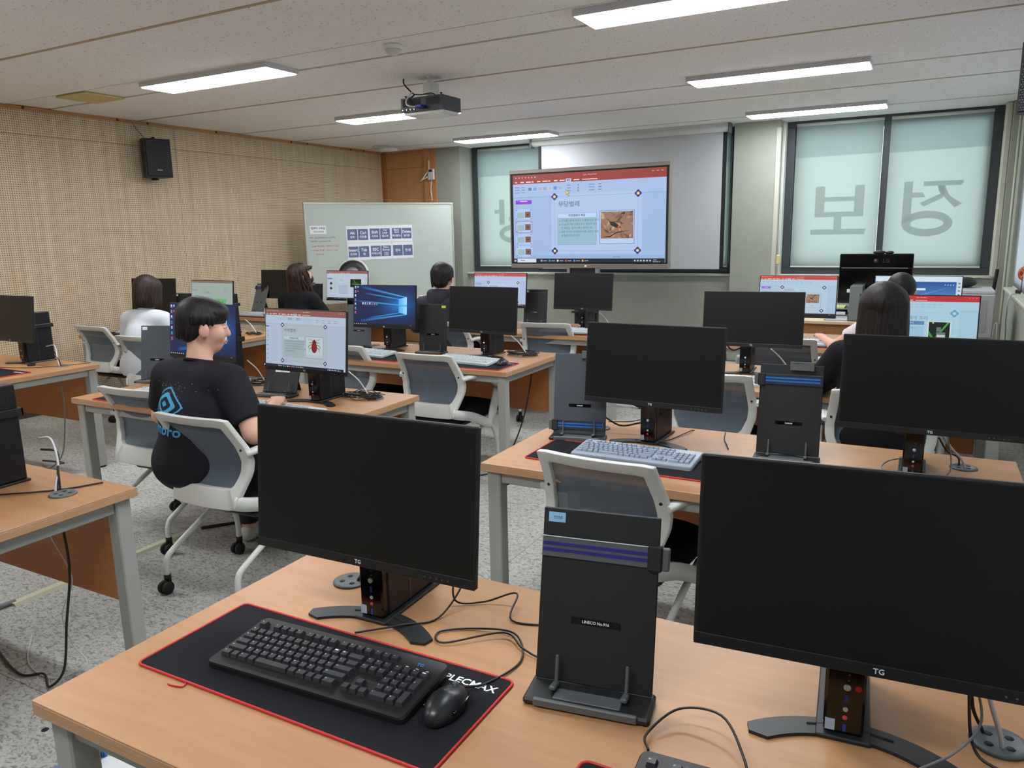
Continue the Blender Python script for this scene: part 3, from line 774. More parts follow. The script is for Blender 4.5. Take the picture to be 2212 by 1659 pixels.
def ppt(c, red, bg, slide, title, pic, flower_c=(62, 44, 130), body=(176, 202, 212), thumbs=True, purple=True, scale=1.0, yel=(226, 220, 120)):
    """a presentation editor window"""
    c.rect(0, 0, 16, 9, K(*bg))
    c.rect(0, 8.1, 16, 9, K(*red))
    tc = K(236, 214, 210)
    for i in range(7): c.disc(.35 + i * .36, 8.74, .06, .06, tc, 6)
    c.text('.pptx - PowerPoint', 8.4, 8.62, .17, tc, 'c')
    for i in range(9): c.rect(.25 + i * .62, 8.22, .25 + i * .62 + .22 + .16 * (i % 3), 8.33, tc)
    c.rect(5.85, 8.1, 6.45, 8.42, K(*[min(255, v + 12) for v in bg])); c.rect(5.98, 8.22, 6.3, 8.33, K(140, 60, 50)); c.rect(6.7, 8.22, 7.3, 8.33, tc); c.rect(7.6, 8.23, 9.2, 8.30, tc)
    for i in range(3): c.rect(14.6 + i * .45, 8.7, 14.8 + i * .45, 8.74, tc)
    rb = tuple(max(0, v - 8) for v in bg); c.rect(0, 6.75, 16, 8.1, K(*[min(255, v + 6) for v in bg])); c.rect(0, 6.72, 16, 6.76, K(*[max(0, v - 26) for v in bg]))
    return c
def slide_body(c, slide, title, head, lines, pic, fl, yel, body, x0=4.4, y0=.55, x1=13.6, y1=6.6):
    w, h = x1 - x0, y1 - y0; X = lambda u: x0 + u * w; Y = lambda v: y0 + v * h
    c.rect(x0, y0, x1, y1, K(*slide))
    g = K(120, 132, 160)
    c.dash(X(.04), Y(.955), X(.96), Y(.955), g, 46); c.dash(X(.04), Y(.05), X(.96), Y(.05), g, 46); c.dash(X(.04), Y(.05), X(.04), Y(.955), g, 32); c.dash(X(.96), Y(.05), X(.96), Y(.955), g, 32)
    for u, v in ((.04, .955), (.96, .955), (.04, .05), (.96, .05)): c.flower(X(u), Y(v), w * .036, K(*fl), K(*yel))
    c.text(title, X(.085), Y(.78), h * .095, K(74, 82, 104))
    c.rect(X(.075), Y(.15), X(.515), Y(.68), K(*body)); c.ring(X(.075), Y(.15), X(.515), Y(.68), .03, K(130, 156, 166))
    c.rect(X(.078), Y(.60), X(.512), Y(.675), K(*[min(255, v + 14) for v in slide]))
    c.text(head, X(.295), Y(.615), h * .042, K(40, 44, 56), 'c', None, True)
    for i, l in enumerate(lines):
        yy = Y(.535 - i * .062)
        if l[0] == '*': c.disc(X(.10), yy + .08, .06, .06, K(170, 110, 60), 6); l = l[1:]
        c.text(l, X(.12), yy, h * .038, K(70, 92, 100))
    c.rect(X(.55), Y(.16), X(.925), Y(.70), K(*[min(255, v + 8) for v in slide])); c.ring(X(.55), Y(.16), X(.925), Y(.70), .04, K(84, 108, 150))
    pic(c, X(.562), Y(.245), X(.913), Y(.68))
LN = ['*반딧불이과에 속하는 곤충에 대한 총칭', '*1-2cm의 작은 곤충으로서, 반디의 가장', '큰 특징은 꽁무니에서 발하는 빛', '*보통 수컷은 꼬리쪽에 두줄, 암컷은 한줄', '로 발광한다고 한다']
def taskbar(c, search=True):
    c.rect(0, 0, 16, .42, K(20, 26, 40)); 
    if search: c.rect(.45, .02, 2.6, .40, K(214, 220, 232)); c.rect(.8, .16, 1.3, .26, K(130, 136, 150))
    c.rect(.1, .1, .18, .3, K(225, 230, 240)); c.rect(.22, .1, .3, .3, K(225, 230, 240))
    cols = [(170, 180, 200), (60, 160, 210), (230, 232, 235), (200, 90, 60), (90, 140, 220), (230, 180, 60)]
    for i in range(6): c.disc(3.2 + i * .9, .2, .11, .11, K(*cols[i]), 8); c.rect(3.4 + i * .9, .15, 3.8 + i * .9, .23, K(170, 176, 190))
    c.text('2:14', 14.9, .22, .12, K(220, 224, 232)); c.text('2022-06-14', 14.85, .05, .11, K(220, 224, 232))
    for i in range(6): c.rect(13.0 + i * .3, .13, 13.16 + i * .3, .28, K(200, 206, 216))
def icons_desktop(c):
    # blue desktop with light beams from a window shape
    n = 10
    for i in range(n):
        for j in range(6):
            def cc(u, v):
                d = math.hypot((u - 11.6) / 7.5, (v - 4.6) / 4.2); k = max(0, 1 - d) ** 1.6
                return K(int(6 + 16 * k), int(26 + 104 * k), int(72 + 142 * k))
            x0, x1 = 16 * i / n, 16 * (i + 1) / n; y0, y1 = 9 * j / 6, 9 * (j + 1) / 6
            c.poly([(x0, y0), (x1, y0), (x1, y1), (x0, y1)], K(8, 40, 100), [cc(x0, y0), cc(x1, y0), cc(x1, y1), cc(x0, y1)]); c.k -= 1
    c.k += 1
    for (a, b), (d, e), t in (((13.8, 6.4), (2.0, 8.6), .32), ((13.8, 4.55), (1.0, 5.4), .25), ((13.8, 2.6), (2.0, .9), .3), ((11.8, 6.0), (3, 7.2), .2), ((11.8, 2.9), (4, 1.6), .2)):
        c.poly([(a, b - t * .3), (a, b + t * .3), (d, e + t), (d, e - t)], K(20, 90, 170), [K(70, 168, 232), K(70, 168, 232), K(8, 50, 118), K(8, 50, 118)])
    for P in ([(11.8, 4.62), (13.9, 4.66), (13.9, 6.5), (11.8, 6.05)], [(11.8, 4.5), (13.9, 4.46), (13.9, 2.6), (11.8, 3.0)]): c.poly(P, K(120, 205, 245), [K(60, 160, 232), K(150, 222, 252), K(150, 222, 252), K(60, 160, 232)])
    c.poly([(11.78, 4.56), (3.0, 4.6), (3.0, 4.5), (11.78, 4.5)], K(10, 40, 90))
    ic = [(210, 220, 230), (120, 170, 220), (225, 225, 230), (70, 150, 210), (200, 206, 215), (60, 190, 150), (230, 80, 110)]
    for j in range(7):
        c.rect(.3, 8.4 - j * .95, .62, 8.75 - j * .95, K(*ic[j])); c.rect(.22, 8.24 - j * .95, .7, 8.30 - j * .95, K(200, 210, 225))
    for j in range(2): c.rect(.95, 8.4 - j * .95, 1.27, 8.75 - j * .95, K(*[(180, 190, 205), (200, 70, 50)][j]))
    for i in range(7): c.rect(2.3 + i * .62, 4.75, 2.62 + i * .62, 5.1, K(*[(230, 232, 236), (180, 200, 220), (150, 160, 180), (220, 225, 230), (190, 90, 110), (100, 170, 190), (90, 150, 180)][i])); c.rect(2.25 + i * .62, 4.56, 2.68 + i * .62, 4.62, K(200, 215, 235))
    c.rect(0, 0, 16, .38, K(10, 16, 34))
    for i in range(7): c.rect(.2 + i * .5, .12, .4 + i * .5, .26, K(215, 220, 228))
    c.text('2:14', 14.8, .12, .14, K(210, 216, 226))
def thumbs(c, n, x0, x1, ytop, step, bg, pic=True, sel=None):
    for i in range(n):
        y1 = ytop - i * step; y0 = y1 - step * .86
        c.rect(x0, y0, x1, y1, K(*[min(255, v + 16) for v in bg]))
        if sel == i: c.ring(x0 - .05, y0 - .05, x1 + .05, y1 + .05, .04, K(150, 90, 110))
        for u, v in ((x0 + .1, y1 - .1), (x1 - .1, y1 - .1), (x0 + .1, y0 + .1), (x1 - .1, y0 + .1)): c.disc(u, v, .06, .06, K(70, 60, 120), 5)
        w = x1 - x0; h = y1 - y0
        c.rect(x0 + w * .08, y0 + h * .15, x0 + w * .52, y0 + h * .70, K(150, 186, 190)); c.rect(x0 + w * .58, y0 + h * .2, x0 + w * .93, y0 + h * .75, K(124, 92, 78) if pic else K(70, 70, 90)); c.rect(x0 + w * .7, y0 + h * .4, x0 + w * .8, y0 + h * .52, K(40, 34, 32))
def scr_tv(c):
    bg = (160, 184, 222)
    ppt(c, (150, 62, 58), bg, None, None, None)
    for i, k in enumerate([(112, 128, 156), (122, 156, 214), (178, 168, 196), (140, 164, 204), (178, 190, 190), (100, 142, 220), (150, 186, 200)]):
        c.rect(1.7 + i * .56, 7.35, 2.15 + i * .56, 7.75, K(*k)); c.ring(1.7 + i * .56, 7.35, 2.15 + i * .56, 7.75, .03, K(200, 212, 232))
    for i in range(3):
        c.rect(.2, 7.72 - i * .27, .75, 7.8 - i * .27, K(120, 136, 170)); c.rect(1.0, 7.72 - i * .27, 1.35, 7.8 - i * .27, K(120, 136, 170)); c.rect(6.0, 7.72 - i * .27, 6.4, 7.8 - i * .27, K(120, 136, 170)); c.text('A', 7.1, 7.65 - i * .27, .2, K(70, 84, 120)); c.rect(8.3, 7.72 - i * .27, 8.9, 7.78 - i * .27, K(110, 122, 160)); c.rect(9.3, 7.72 - i * .27, 9.6, 7.8 - i * .27, K(100, 112, 150))
    c.rect(0, .42, 16, .75, K(150, 174, 214)); c.rect(10.8, .54, 11.6, .62, K(120, 136, 170))
    c.rect(.3, 6.05, 2.1, 6.45, K(140, 60, 220)); c.rect(.8, 6.3, 1.6, 6.38, K(220, 200, 245))
    thumbs(c, 4, .3, 2.1, 5.55, 1.28, bg, True, 1)
    slide_body(c, (176, 196, 232), '무당벌레', '무당벌레의 특징', LN, beetle_photo, (62, 44, 130), (226, 222, 120), (150, 184, 200), 4.3, .9, 13.7, 6.95)
    c.poly([(5.95, 7.35), (5.95, 6.75), (6.10, 6.9), (6.2, 6.68), (6.28, 6.72), (6.19, 6.94), (6.38, 6.95)], K(60, 60, 30)); c.poly([(5.98, 7.28), (5.98, 6.83), (6.10, 6.95), (6.19, 6.74), (6.23, 6.76), (6.14, 6.98), (6.30, 6.99)], K(230, 222, 60))
    taskbar(c)
def roach(c, x0, y0, x1, y1):
    w, h = x1 - x0, y1 - y0; c.rect(x0, y0, x1, y1, K(182, 196, 200))
    cx, cy = x0 + w * .5, y0 + h * .5
    for s in (-1, 1):
        for (a, b, d, e) in ((.10, .10, .30, .02), (.30, .02, .36, -.12), (.10, -.06, .30, -.18), (.30, -.18, .28, -.36), (.06, .2, .3, .18), (.04, .28, .34, .42)):
            c.poly([(cx + s * w * a, cy + h * b), (cx + s * w * d, cy + h * e), (cx + s * w * (d + .015), cy + h * (e + .025)), (cx + s * w * (a + .02), cy + h * (b + .035))], K(96, 34, 38))
    c.disc(cx, cy - h * .08, w * .17, h * .30, K(120, 28, 34), 18); c.disc(cx, cy + h * .22, w * .12, h * .13, K(104, 22, 28), 14); c.disc(cx, cy + h * .34, w * .05, h * .05, K(80, 16, 22), 10)
def scr_roach(c):
    bg = (168, 182, 200)
    ppt(c, (132, 84, 80), bg, None, None, None)
    for i in range(18): c.ring(2.2 + i * .42, 7.45, 2.5 + i * .42, 7.75, .05 if i in (6, 7, 10, 11) else .02, K(40, 46, 50) if i in (6, 7, 10, 11) else K(130, 142, 152))
    for i in range(4): c.rect(10.3 + i * 1.2, 7.52, 10.9 + i * 1.2, 7.6, K(130, 142, 156)); c.rect(10.3 + i * 1.2, 7.2, 10.8 + i * 1.2, 7.28, K(130, 142, 156))
    c.rect(.15, 6.2, .8, 6.4, K(120, 70, 170))
    for i in range(7): c.disc(.6, 5.5 - i * .72, .08, .10, K(60, 66, 90), 6); c.rect(.2, 5.48 - i * .72, .4, 5.52 - i * .72, K(140, 150, 170))
    c.ring(.15, 4.5, .8, 5.1, .03, K(150, 156, 170))
    slide_body(c, (164, 178, 188), '바퀴벌레', '바퀴벌레의 특징', LN, roach, (62, 52, 116), (216, 214, 190), (152, 170, 176), 3.5, .75, 12.8, 6.9)
    taskbar(c, False)
def scr_m7(c):
    bg = (164, 190, 208)
    ppt(c, (190, 64, 60), bg, None, None, None)
    c.rect(.3, 6.0, 2.3, 6.5, K(146, 84, 214)); c.rect(.9, 6.2, 1.7, 6.3, K(226, 206, 246))
    for i in range(4): c.rect(.4, 5.2 - i * 1.1, 2.2, 5.24 - i * 1.1, K(110, 130, 150)); c.rect(.5, 4.55 - i * 1.1, 1.2, 5.0 - i * 1.1, K(130, 160, 170)); c.rect(1.4, 4.55 - i * 1.1, 2.0, 5.0 - i * 1.1, K(110, 90, 80))
    for i in range(12): c.rect(.4 + i * .9, 7.5, 1.0 + i * .9, 7.56, K(120, 140, 156)); c.rect(.4 + i * .9, 7.15, .9 + i * .9, 7.2, K(130, 150, 164))
    c.rect(4.2, .6, 14.2, 6.9, K(172, 196, 212))
    for u, v in ((4.75, 6.35), (13.5, 6.35), (4.75, 1.1), (13.2, 1.1)): c.flower(u, v, .42, K(70, 66, 96), K(214, 214, 196))
    c.text('무당벌레의', 5.2, 5.6, .42, K(90, 100, 116)); c.rect(5.1, 5.5, 7.6, 5.54, K(120, 130, 146))
    c.ring(9.5, 1.7, 13.0, 5.1, .05, K(100, 130, 160)); beetle_photo(c, 9.9, 2.8, 12.6, 4.8); c.text('반딧불이', 11.2, 2.1, .18, K(80, 100, 120), 'c')
    c.rect(0, 0, 16, .42, K(22, 26, 36)); c.text('2:14', 14.7, .12, .16, K(220, 224, 232))
def scr_m6(c):
    bg = (158, 192, 208)
    ppt(c, (186, 40, 44), bg, None, None, None)
    for i in range(14): c.rect(.4 + i * .8, 7.6, .9 + i * .8, 7.64, K(120, 150, 166)); c.rect(.4 + i * .8, 7.2, .8 + i * .8, 7.24, K(120, 150, 166))
    c.rect(3.5, .3, 13.6, 6.9, K(164, 198, 214)); c.ring(4.3, .9, 12.9, 6.3, .03, K(140, 172, 192))
    c.flower(12.9, 6.3, .55, K(92, 156, 190), K(190, 200, 190)); c.flower(4.3, 6.3, .55, K(92, 156, 190), K(190, 200, 190))
    c.text('무당벌레의 꼬리', 4.9, 5.2, .62, K(86, 104, 122)); c.rect(.3, 5.1, 2.6, 5.5, K(96, 132, 172))
    c.rect(4.6, 4.4, 9.0, 5.0, K(92, 130, 170)); c.text('벌레의 특징', 6.8, 4.55, .28, K(206, 222, 236), 'c'); c.rect(4.6, 1.2, 9.0, 4.3, K(150, 188, 210))
    c.text('반딧불이과에 속하는', 6.8, 3.75, .22, K(80, 110, 136), 'c')
    c.rect(9.5, 1.0, 12.6, 5.0, K(206, 216, 214)); c.rect(9.65, 1.1, 12.45, 4.9, K(14, 20, 18))
    c.poly([(12.4, 4.9), (12.1, 4.9), (9.9, 1.4), (10.2, 1.5)], K(66, 150, 60)); c.poly([(9.65, 3.6), (9.65, 2.9), (10.6, 1.6), (10.7, 1.9)], K(60, 140, 56)); c.disc(10.2, 4.75, .14, .1, K(220, 220, 90), 8); c.disc(11.4, 2.9, .25, .2, K(160, 210, 90), 8)
    c.rect(10.7, 3.4, 11.3, 4.1, K(96, 110, 108)); c.rect(10.7, 1.1, 11.9, 3.3, K(96, 112, 110)); c.rect(10.8, 2.5, 11.9, 2.9, K(184, 196, 194)); c.rect(10.8, 2.1, 11.5, 2.35, K(190, 200, 198))
    taskbar(c, False)
def scr_m8(c):
    c.rect(0, 0, 16, 9, K(150, 190, 222)); c.rect(0, 7.9, 16, 9, K(206, 220, 232)); c.rect(15.1, 0, 16, 9, K(196, 212, 228))
    for i in range(8): c.rect(15.35, 7.4 - i * .8, 15.7, 7.7 - i * .8, K(96, 120, 150))
    c.poly([(.1, 0), (15.0, 0), (15.0, 7.8), (.1, 7.8)], K(40, 100, 170), [K(104, 168, 216), K(104, 168, 216), K(24, 76, 150), K(20, 70, 146)])
    c.poly([(3, 3.4), (9, 5.2), (14.8, 7.0), (9, 5.0)], K(90, 150, 205)); c.rect(4.5, 6.0, 9.5, 6.45, K(214, 226, 236)); c.rect(4.8, 6.14, 5.6, 6.3, K(150, 160, 170))
    for i in range(6): c.disc(5.0 + i * 1.0, 4.0, .36, .36, K(206, 222, 234), 12)
    for i in range(4): c.disc(13.0 + i * .5, 7.2, .1, .1, K(214, 226, 238), 8)
def scr_m10(c):
    bg = (170, 186, 216)
    ppt(c, (180, 78, 80), bg, None, None, None)
    for i in range(12): c.rect(4.5 + i * .8, 7.45, 5.0 + i * .8, 7.5, K(140, 156, 190))
    c.rect(.4, 5.7, 2.3, 6.3, K(150, 168, 204)); c.rect(4.2, .6, 14.2, 6.9, K(180, 196, 224)); c.ring(4.5, 1.0, 13.6, 6.4, .04, K(150, 164, 200))
    for u, v in ((4.5, 6.4), (13.6, 6.4), (4.5, 1.0), (13.6, 1.0)): c.flower(u, v, .42, K(70, 76, 56), K(230, 226, 110))
    c.text('무당벌레', 4.9, 4.95, .62, K(104, 116, 150)); c.rect(5.0, 1.6, 8.6, 4.4, K(160, 184, 204))
    taskbar(c, False)
def scr_m17(c):
    bg = (176, 188, 202)
    ppt(c, (150, 92, 92), bg, None, None, None)
    c.rect(.4, 6.3, 2.2, 6.7, K(110, 124, 156))
    for i in range(2): c.rect(1.3, 4.6 - i * 1.6, 2.2, 5.3 - i * 1.6, K(40, 52, 60)); c.rect(1.5, 4.3 - i * 1.6, 1.8, 4.4 - i * 1.6, K(110, 120, 130))
    c.rect(4.0, 1.0, 15, 6.9, K(182, 194, 208)); c.text('반딧불', 5.2, 5.9, .4, K(100, 112, 130)); c.text('반디의 빛', 6.6, 4.8, .22, K(90, 100, 120), 'c')
    c.rect(4.6, 1.4, 8.6, 4.6, K(168, 184, 204))
    for i in range(5): c.rect(5.0, 4.0 - i * .55, 8.3 - (i % 2) * .5, 4.07 - i * .55, K(120, 138, 166))
    c.rect(9.4, 3.8, 13.6, 6.4, K(14, 26, 16)); c.disc(11.4, 4.9, 1.5, .5, K(28, 80, 34), 14); c.poly([(10.6, 6.2), (10.9, 6.2), (11.4, 5.2), (11.1, 5.1)], K(60, 120, 60))
    taskbar(c, False)
def scr_m15(c):
    bg = (150, 166, 160)
    c.rect(0, 0, 16, 9, K(*bg)); c.rect(0, 8.4, 16, 9, K(128, 104, 92)); c.rect(.4, 6.3, 2.4, 6.6, K(130, 148, 150)); c.rect(1.5, 4.2, 2.6, 5.0, K(90, 152, 100))
    c.ring(4.4, 6.2, 5.2, 7.0, .05, K(110, 124, 130)); c.ring(12.8, 6.0, 13.5, 6.8, .05, K(110, 124, 130)); c.text('무당벌레', 5.2, 5.6, .5, K(88, 98, 100)); c.text('반디의 빛', 7.2, 4.6, .24, K(80, 92, 92), 'c')
    for i in range(5): c.rect(5.2, 3.9 - i * .5, 9.0, 3.96 - i * .5, K(116, 136, 134))
    c.rect(9.4, 1.2, 13.6, 4.3, K(98, 168, 108)); c.poly([(10.8, 3.9), (11.0, 3.9), (11.5, 2.4), (11.2, 2.3)], K(24, 40, 28)); c.disc(10.2, 2.8, .3, .14, K(24, 40, 28), 8); c.disc(12.2, 3.4, .2, .2, K(40, 90, 50), 8); c.disc(12.9, 2.9, .35, .16, K(20, 36, 26), 8)
    taskbar(c, False)

# ================================================================== MONITORS + COMPUTERS
MW, MH = .541, .3085
ZB = .17; TILT = math.radians(5.8)
logo_tg = MB(); put_text(logo_tg, 'TG', 0, 0, .0085, 0, None, 'c', None, True)
logo_me = None
def monitor_parts(t, picture=None, scr_label=None):
    """front face of the screen at y = 0 over the thing's origin, tilted back about its lower edge"""
    Mt = Matrix.Translation((0, 0, ZB)) @ Matrix.Rotation(-TILT, 4, 'X')
    hd = bpy.data.objects.get('__head')
    body = MB().box(-MW / 2, MW / 2, 0, .012, 0, MH, .0025).box(-MW / 2 + .02, MW / 2 - .02, .012, .020, .012, MH - .012, .003).box(-.14, .14, .020, .042, .05, .22, .01)
    part('panel_housing', body, M_BEZEL, t, M=Mt)
    sw, sh = MW - .012, MH - .025
    if picture is None:
        part('screen', MB().box(-sw / 2, sw / 2, -.0006, .001, .020, .020 + sh), M_SCREENOFF, t, scr_label or 'switched-off black screen', M=Mt)
    else:
        c = Canvas(sw, sh); picture(c)
        me = c.mesh('screen', True); me.materials.append(M_CANVAS)
        link('screen', me, None, t, scr_label, M=Mt @ Matrix.Translation((0, -.0008, .020)))
    ch = part('chin', MB().box(-MW / 2 + .001, MW / 2 - .001, -.0014, .0005, .0, .019, .0006), M_BEZEL, t, M=Mt)
    lg = MB(); lg.at(Matrix.Rotation(PI / 2, 4, 'X')); put_text(lg, 'TG', 0, .0055, .0085, .0017, None, 'c', None, True)
    part('logo', lg, M_WHITE, ch, 'white TG logo')
    for i in range(5): part('button', MB().lathe([(.0, 0), (.0016, 0), (.0016, .001), (.0, .001)], 8, (.16 + i * .013, -.0024, .008), 'y'), M_GREYPL, ch)
    # stand: crescent foot, cradle that holds the tower and a neck to the panel
    R1, R2, cy = .231, .186, -.103
    n = 20; P = []
    for i in range(n + 1):
        q = math.radians(90 + 43 - i * 86 / n); P.append((R1 * math.cos(q), R1 * math.sin(q)))
    P += [(.212 * math.cos(math.radians(44)), .212 * math.sin(math.radians(44)))]
    for i in range(n + 1):
        q = math.radians(90 - 41 + i * 82 / n); P.append((R2 * math.cos(q), R2 * math.sin(q)))
    P += [(.212 * math.cos(math.radians(136)), .212 * math.sin(math.radians(136)))]
    ft = MB().prism([(x - .03, y + cy) for x, y in P], .0, .006)
    f = part('stand_foot', ft, M_STEELD, t)
    part('foot_slot', MB().tube([(x - .03, y + cy, .0062) for x, y in [(.212 * math.cos(math.radians(90 + 18 - i * 36 / 10)), .212 * math.sin(math.radians(90 + 18 - i * 36 / 10))) for i in range(11)]], .0022, 6), M_RUBBER, f)
    part('cradle_base', MB().box(-.082, .002, .075, .30, .0, .008, .002), M_STEELD, t)
    part('cradle_collar', MB().box(-.081, -.073, .10, .305, .235, .262, .002).box(-.007, .003, .10, .305, .235, .262, .002).box(-.081, .003, .297, .305, .235, .262, .002).box(-.081, .003, .095, .103, .235, .262, .002), M_BLACKPL, t)
    part('neck', MB().box(-.045, .03, .055, .098, .22, .30, .006), M_BLACKPL, t)
def make_pc(label, led_blue=False):
    t = thing('desktop_computer', label, 'computer')
    part('case', MB().box(-.071, -.009, .106, .294, .008, .345, .004), mat('pc_case', S(34, 34, 40), .42, metal=.35), t)
    fp = part('front_panel', MB().box(-.070, -.010, .086, .106, .008, .345, .004), M_GLOSSBLK, t)
    part('power_button', MB().lathe([(.0, .001), (.0058, .001), (.0058, -.003), (.0045, -.004), (.0, -.004)], 16, (-.038, .086, .094), 'y'), M_SILVER, fp)
    part('usb_port', MB().box(-.041, -.036, .0845, .087, .066, .080, .0006), mat('usb_blue', S(40, 60, 140), .5), fp)
    part('usb_port', MB().box(-.041, -.036, .0845, .087, .014, .027, .0006), mat('usb_blue', S(40, 60, 140), .5), fp)
    part('audio_jack', MB().lathe([(.0015, .001), (.0040, .001), (.0040, -.0015), (.0015, -.0015)], 14, (-.0385, .086, .054), 'y'), mat('jack_white', S(200, 206, 196), .5), fp)
    part('audio_jack', MB().lathe([(.0015, .001), (.0040, .001), (.0040, -.0015), (.0015, -.0015)], 14, (-.0385, .086, .039), 'y'), mat('jack_red', S(206, 70, 80), .5), fp)
    part('sticker', MB().box(-.068, -.053, .0850, .0862, .013, .033), mat('sticker_blue_white', S(170, 184, 206), .4), fp)
    for z in (.106, .116): part('status_light', MB().lathe([(.0, .001), (.0012, .001), (.0012, -.001), (.0, -.001)], 8, (-.036, .086, z), 'y'), mat('led_off', S(120, 120, 126), .4) if not (led_blue and z < .11) else mat('led_blue', S(40, 60, 220), .4, emit=(S(60, 80, 255), 4.0)), fp)
    for sx in (-.0712, -.0088):
        vn = MB()
        for k in range(9):
            vn.box(sx - .0006, sx + .0006, .135 + k * .007, .1385 + k * .007, .105, .140)
            vn.box(sx - .0006, sx + .0006, .205 + k * .007, .2085 + k * .007, .270, .318)
            vn.box(sx - .0006, sx + .0006, .205 + k * .007, .2085 + k * .007, .10, .135)
        part('vent', vn, M_RUBBER, t)
    part('case_seam', MB().box(-.0716, -.0084, .186, .190, .01, .343), mat('seam_grey', S(70, 68, 74), .4, metal=.4), t)
    return t
pc0 = None
def workstation(x, y, yaw, lab, picture=None, scr_label=None, pclab=None, blue=False):
    """screen whose lower front edge stands at (x, y)"""
    global pc0
    Mx = TR(x, y, DH, yaw)
    t = thing('computer_monitor', lab, 'monitor', None, 'desk monitors')
    monitor_parts(t, picture, scr_label)
    t.matrix_world = Mx
    if pclab:
        p = make_pc(pclab, blue); p['group'] = 'tower computers behind the monitors'; p.matrix_world = Mx
    return t
OFF = 'black monitor with a dark screen, '
W = [
 (-.970, 1.118, 1.8, OFF + 'nearest left of the camera, above the black keyboard', None, 'slim black tower behind the near left dark monitor', 0),
 (-.022, 1.150, 4.5, OFF + 'largest in view at the lower right', None, 'slim black tower with a red dot beside its power button', 0),
 (-.889, 2.714, -1.9, OFF + 'over the grey-covered keyboard in the second right desk', None, 'slim black tower behind the keyboard with the bluish grey cover', 0),
 (.038, 2.681, .5, OFF + 'cut by the right edge in the second desk row', None, 'slim black tower with a loose cable looped round its front', 0),
 (-.849, 4.361, 4.1, OFF + 'third right desk, before the empty far chair', None, 'slim black tower below the third-row dark monitor on the right', 0),
 (-.038, 4.333, 2.9, 'monitor showing a slide with a glowing plant photo, before the long-haired girl', scr_m6, 'slim black tower before the girl with straight long hair', 0),
 (-.841, 5.926, 1.3, 'monitor showing a slide with a purple thumbnail and beetle photo, far right row', scr_m7, 'slim black tower behind the slide with the purple thumbnail', 0),
 (-.066, 5.976, 1.3, 'monitor showing a blue web browser page before the ponytail girl', scr_m8, 'slim black tower before the girl with the ponytail', 0),
 (-3.483, 2.847, -.7, 'monitor with a blue desktop partly behind the boy\'s head', icons_desktop, 'slim black tower just right of the boy\'s face', 0),
 (-2.658, 2.761, -1.5, 'monitor showing a slide with a red cockroach picture', scr_roach, 'slim black tower below the slide with the red cockroach', 1),
 (-3.409, 4.362, 2.3, 'monitor with a bright blue desktop and row of icons', icons_desktop, 'slim black tower below the bright blue desktop screen', 1),
 (-2.591, 4.349, -3.6, OFF + 'in the middle column next to the tangled cables', None, 'slim black tower beside the tangle of cables in the middle column', 0),
 (-3.352, 5.948, -.9, 'monitor showing a slide with yellow corner flowers, far middle row', scr_m10, 'slim black tower behind the slide with yellow corner flowers', 0),
 (-2.565, 5.976, -1.4, OFF + 'far middle row right under the big presentation screen', None, 'slim black tower in the far middle row under the big screen', 0),
 (-5.422, 2.897, .2, OFF + 'cut off at the left edge by the perforated wall', None, 'slim black tower standing behind the dark monitor at the left edge', 0),
 (-5.359, 4.520, -2.7, 'monitor showing a slide with a green insect picture by the perforated wall', scr_m15, 'slim black tower at the wall behind the green insect slide', 0),
 (-6.249, 4.624, 5.5, OFF + 'behind the head of the girl in white', None, 'slim black tower behind the monitor beside the bob-haired girl', 0),
 (-5.233, 6.113, .5, 'monitor showing a slide with a dark green night photo, before the whiteboard', scr_m17, 'slim black tower before the whiteboard with a small blue light', 1),
 (-6.202, 6.145, .2, OFF + 'left of the woman with long wavy hair', None, 'slim black tower left of the woman with long wavy hair', 0),
 (-2.735, 1.165, 0, OFF + 'a sliver at the left edge beside the near tower', None, 'slim black tower cut by the left edge on the near left desk', 0),
]
for x, y, yaw, lab, pic, pl, bl in W: workstation(x, y, yaw, lab, pic, None if pic is None else 'lit screen picture', pl, bl)
_t = [o for o in bpy.data.objects if o.get('label', '').startswith('slim black tower with a red dot')][0]
_fp = [o for o in _t.children if o.name.startswith('front_panel')][0]
part('red_dot', MB().lathe([(.0, .001), (.0052, .001), (.0052, -.0008), (.0, -.0008)], 16, (-.0215, .086, .094), 'y'), M_RED, _fp, 'round red sticker')
# ================================================================== KEYBOARDS, MATS, MICE
KEYROWS = []   # (x, y, w, h, legend) in key units from the lower-left of the key field
def key_layout():
    K_ = []
    def row(y, x, items):
        for it in items:
            if isinstance(it, (int, float)): x += it; continue
            lab, w = it if isinstance(it, tuple) else (it, 1)
            K_.append((x, y, w, 1, lab)); x += w
    row(0, 0, [('Ctrl', 1.25), '', ('Alt', 1.25), '', ('', 4.25), '', ('Alt', 1.25), '', '', ('Ctrl', 1.5)])
    row(1, 0, [('Shift', 2.25)] + list('ZXCVBNM,./') + [('Shift', 2.75)])
    row(2, 0, [('Caps', 1.75)] + list("ASDFGHJKL;'") + [('Enter', 2.25)])
    row(3, 0, [('Tab', 1.5)] + list('QWERTYUIOP[]') + [('', 1.5)])
    row(4, 0, list('`1234567890-=') + [('', 2)])
    row(5.35, 0, ['Esc', 1, 'F1', 'F2', 'F3', 'F4', .5, 'F5', 'F6', 'F7', 'F8', .5, 'F9', 'F10', 'F11', 'F12', .25, 'Prt', 'Scr', 'Pau'])
    row(4, 15.25, ['Ins', 'Hm', 'PU']); row(3, 15.25, ['Del', 'End', 'PD']); row(1, 16.25, ['']); row(0, 15.25, ['', '', ''])
    row(4, 18.5, ['Nm', '/', '*', '-']); row(3, 18.5, list('789')); row(2, 18.5, list('456')); row(1, 18.5, list('123')); row(0, 18.5, [('0', 2), '.'])
    K_.append((21.5, 2, 1, 2, '+')); K_.append((21.5, 0, 1, 2, ''))
    return K_
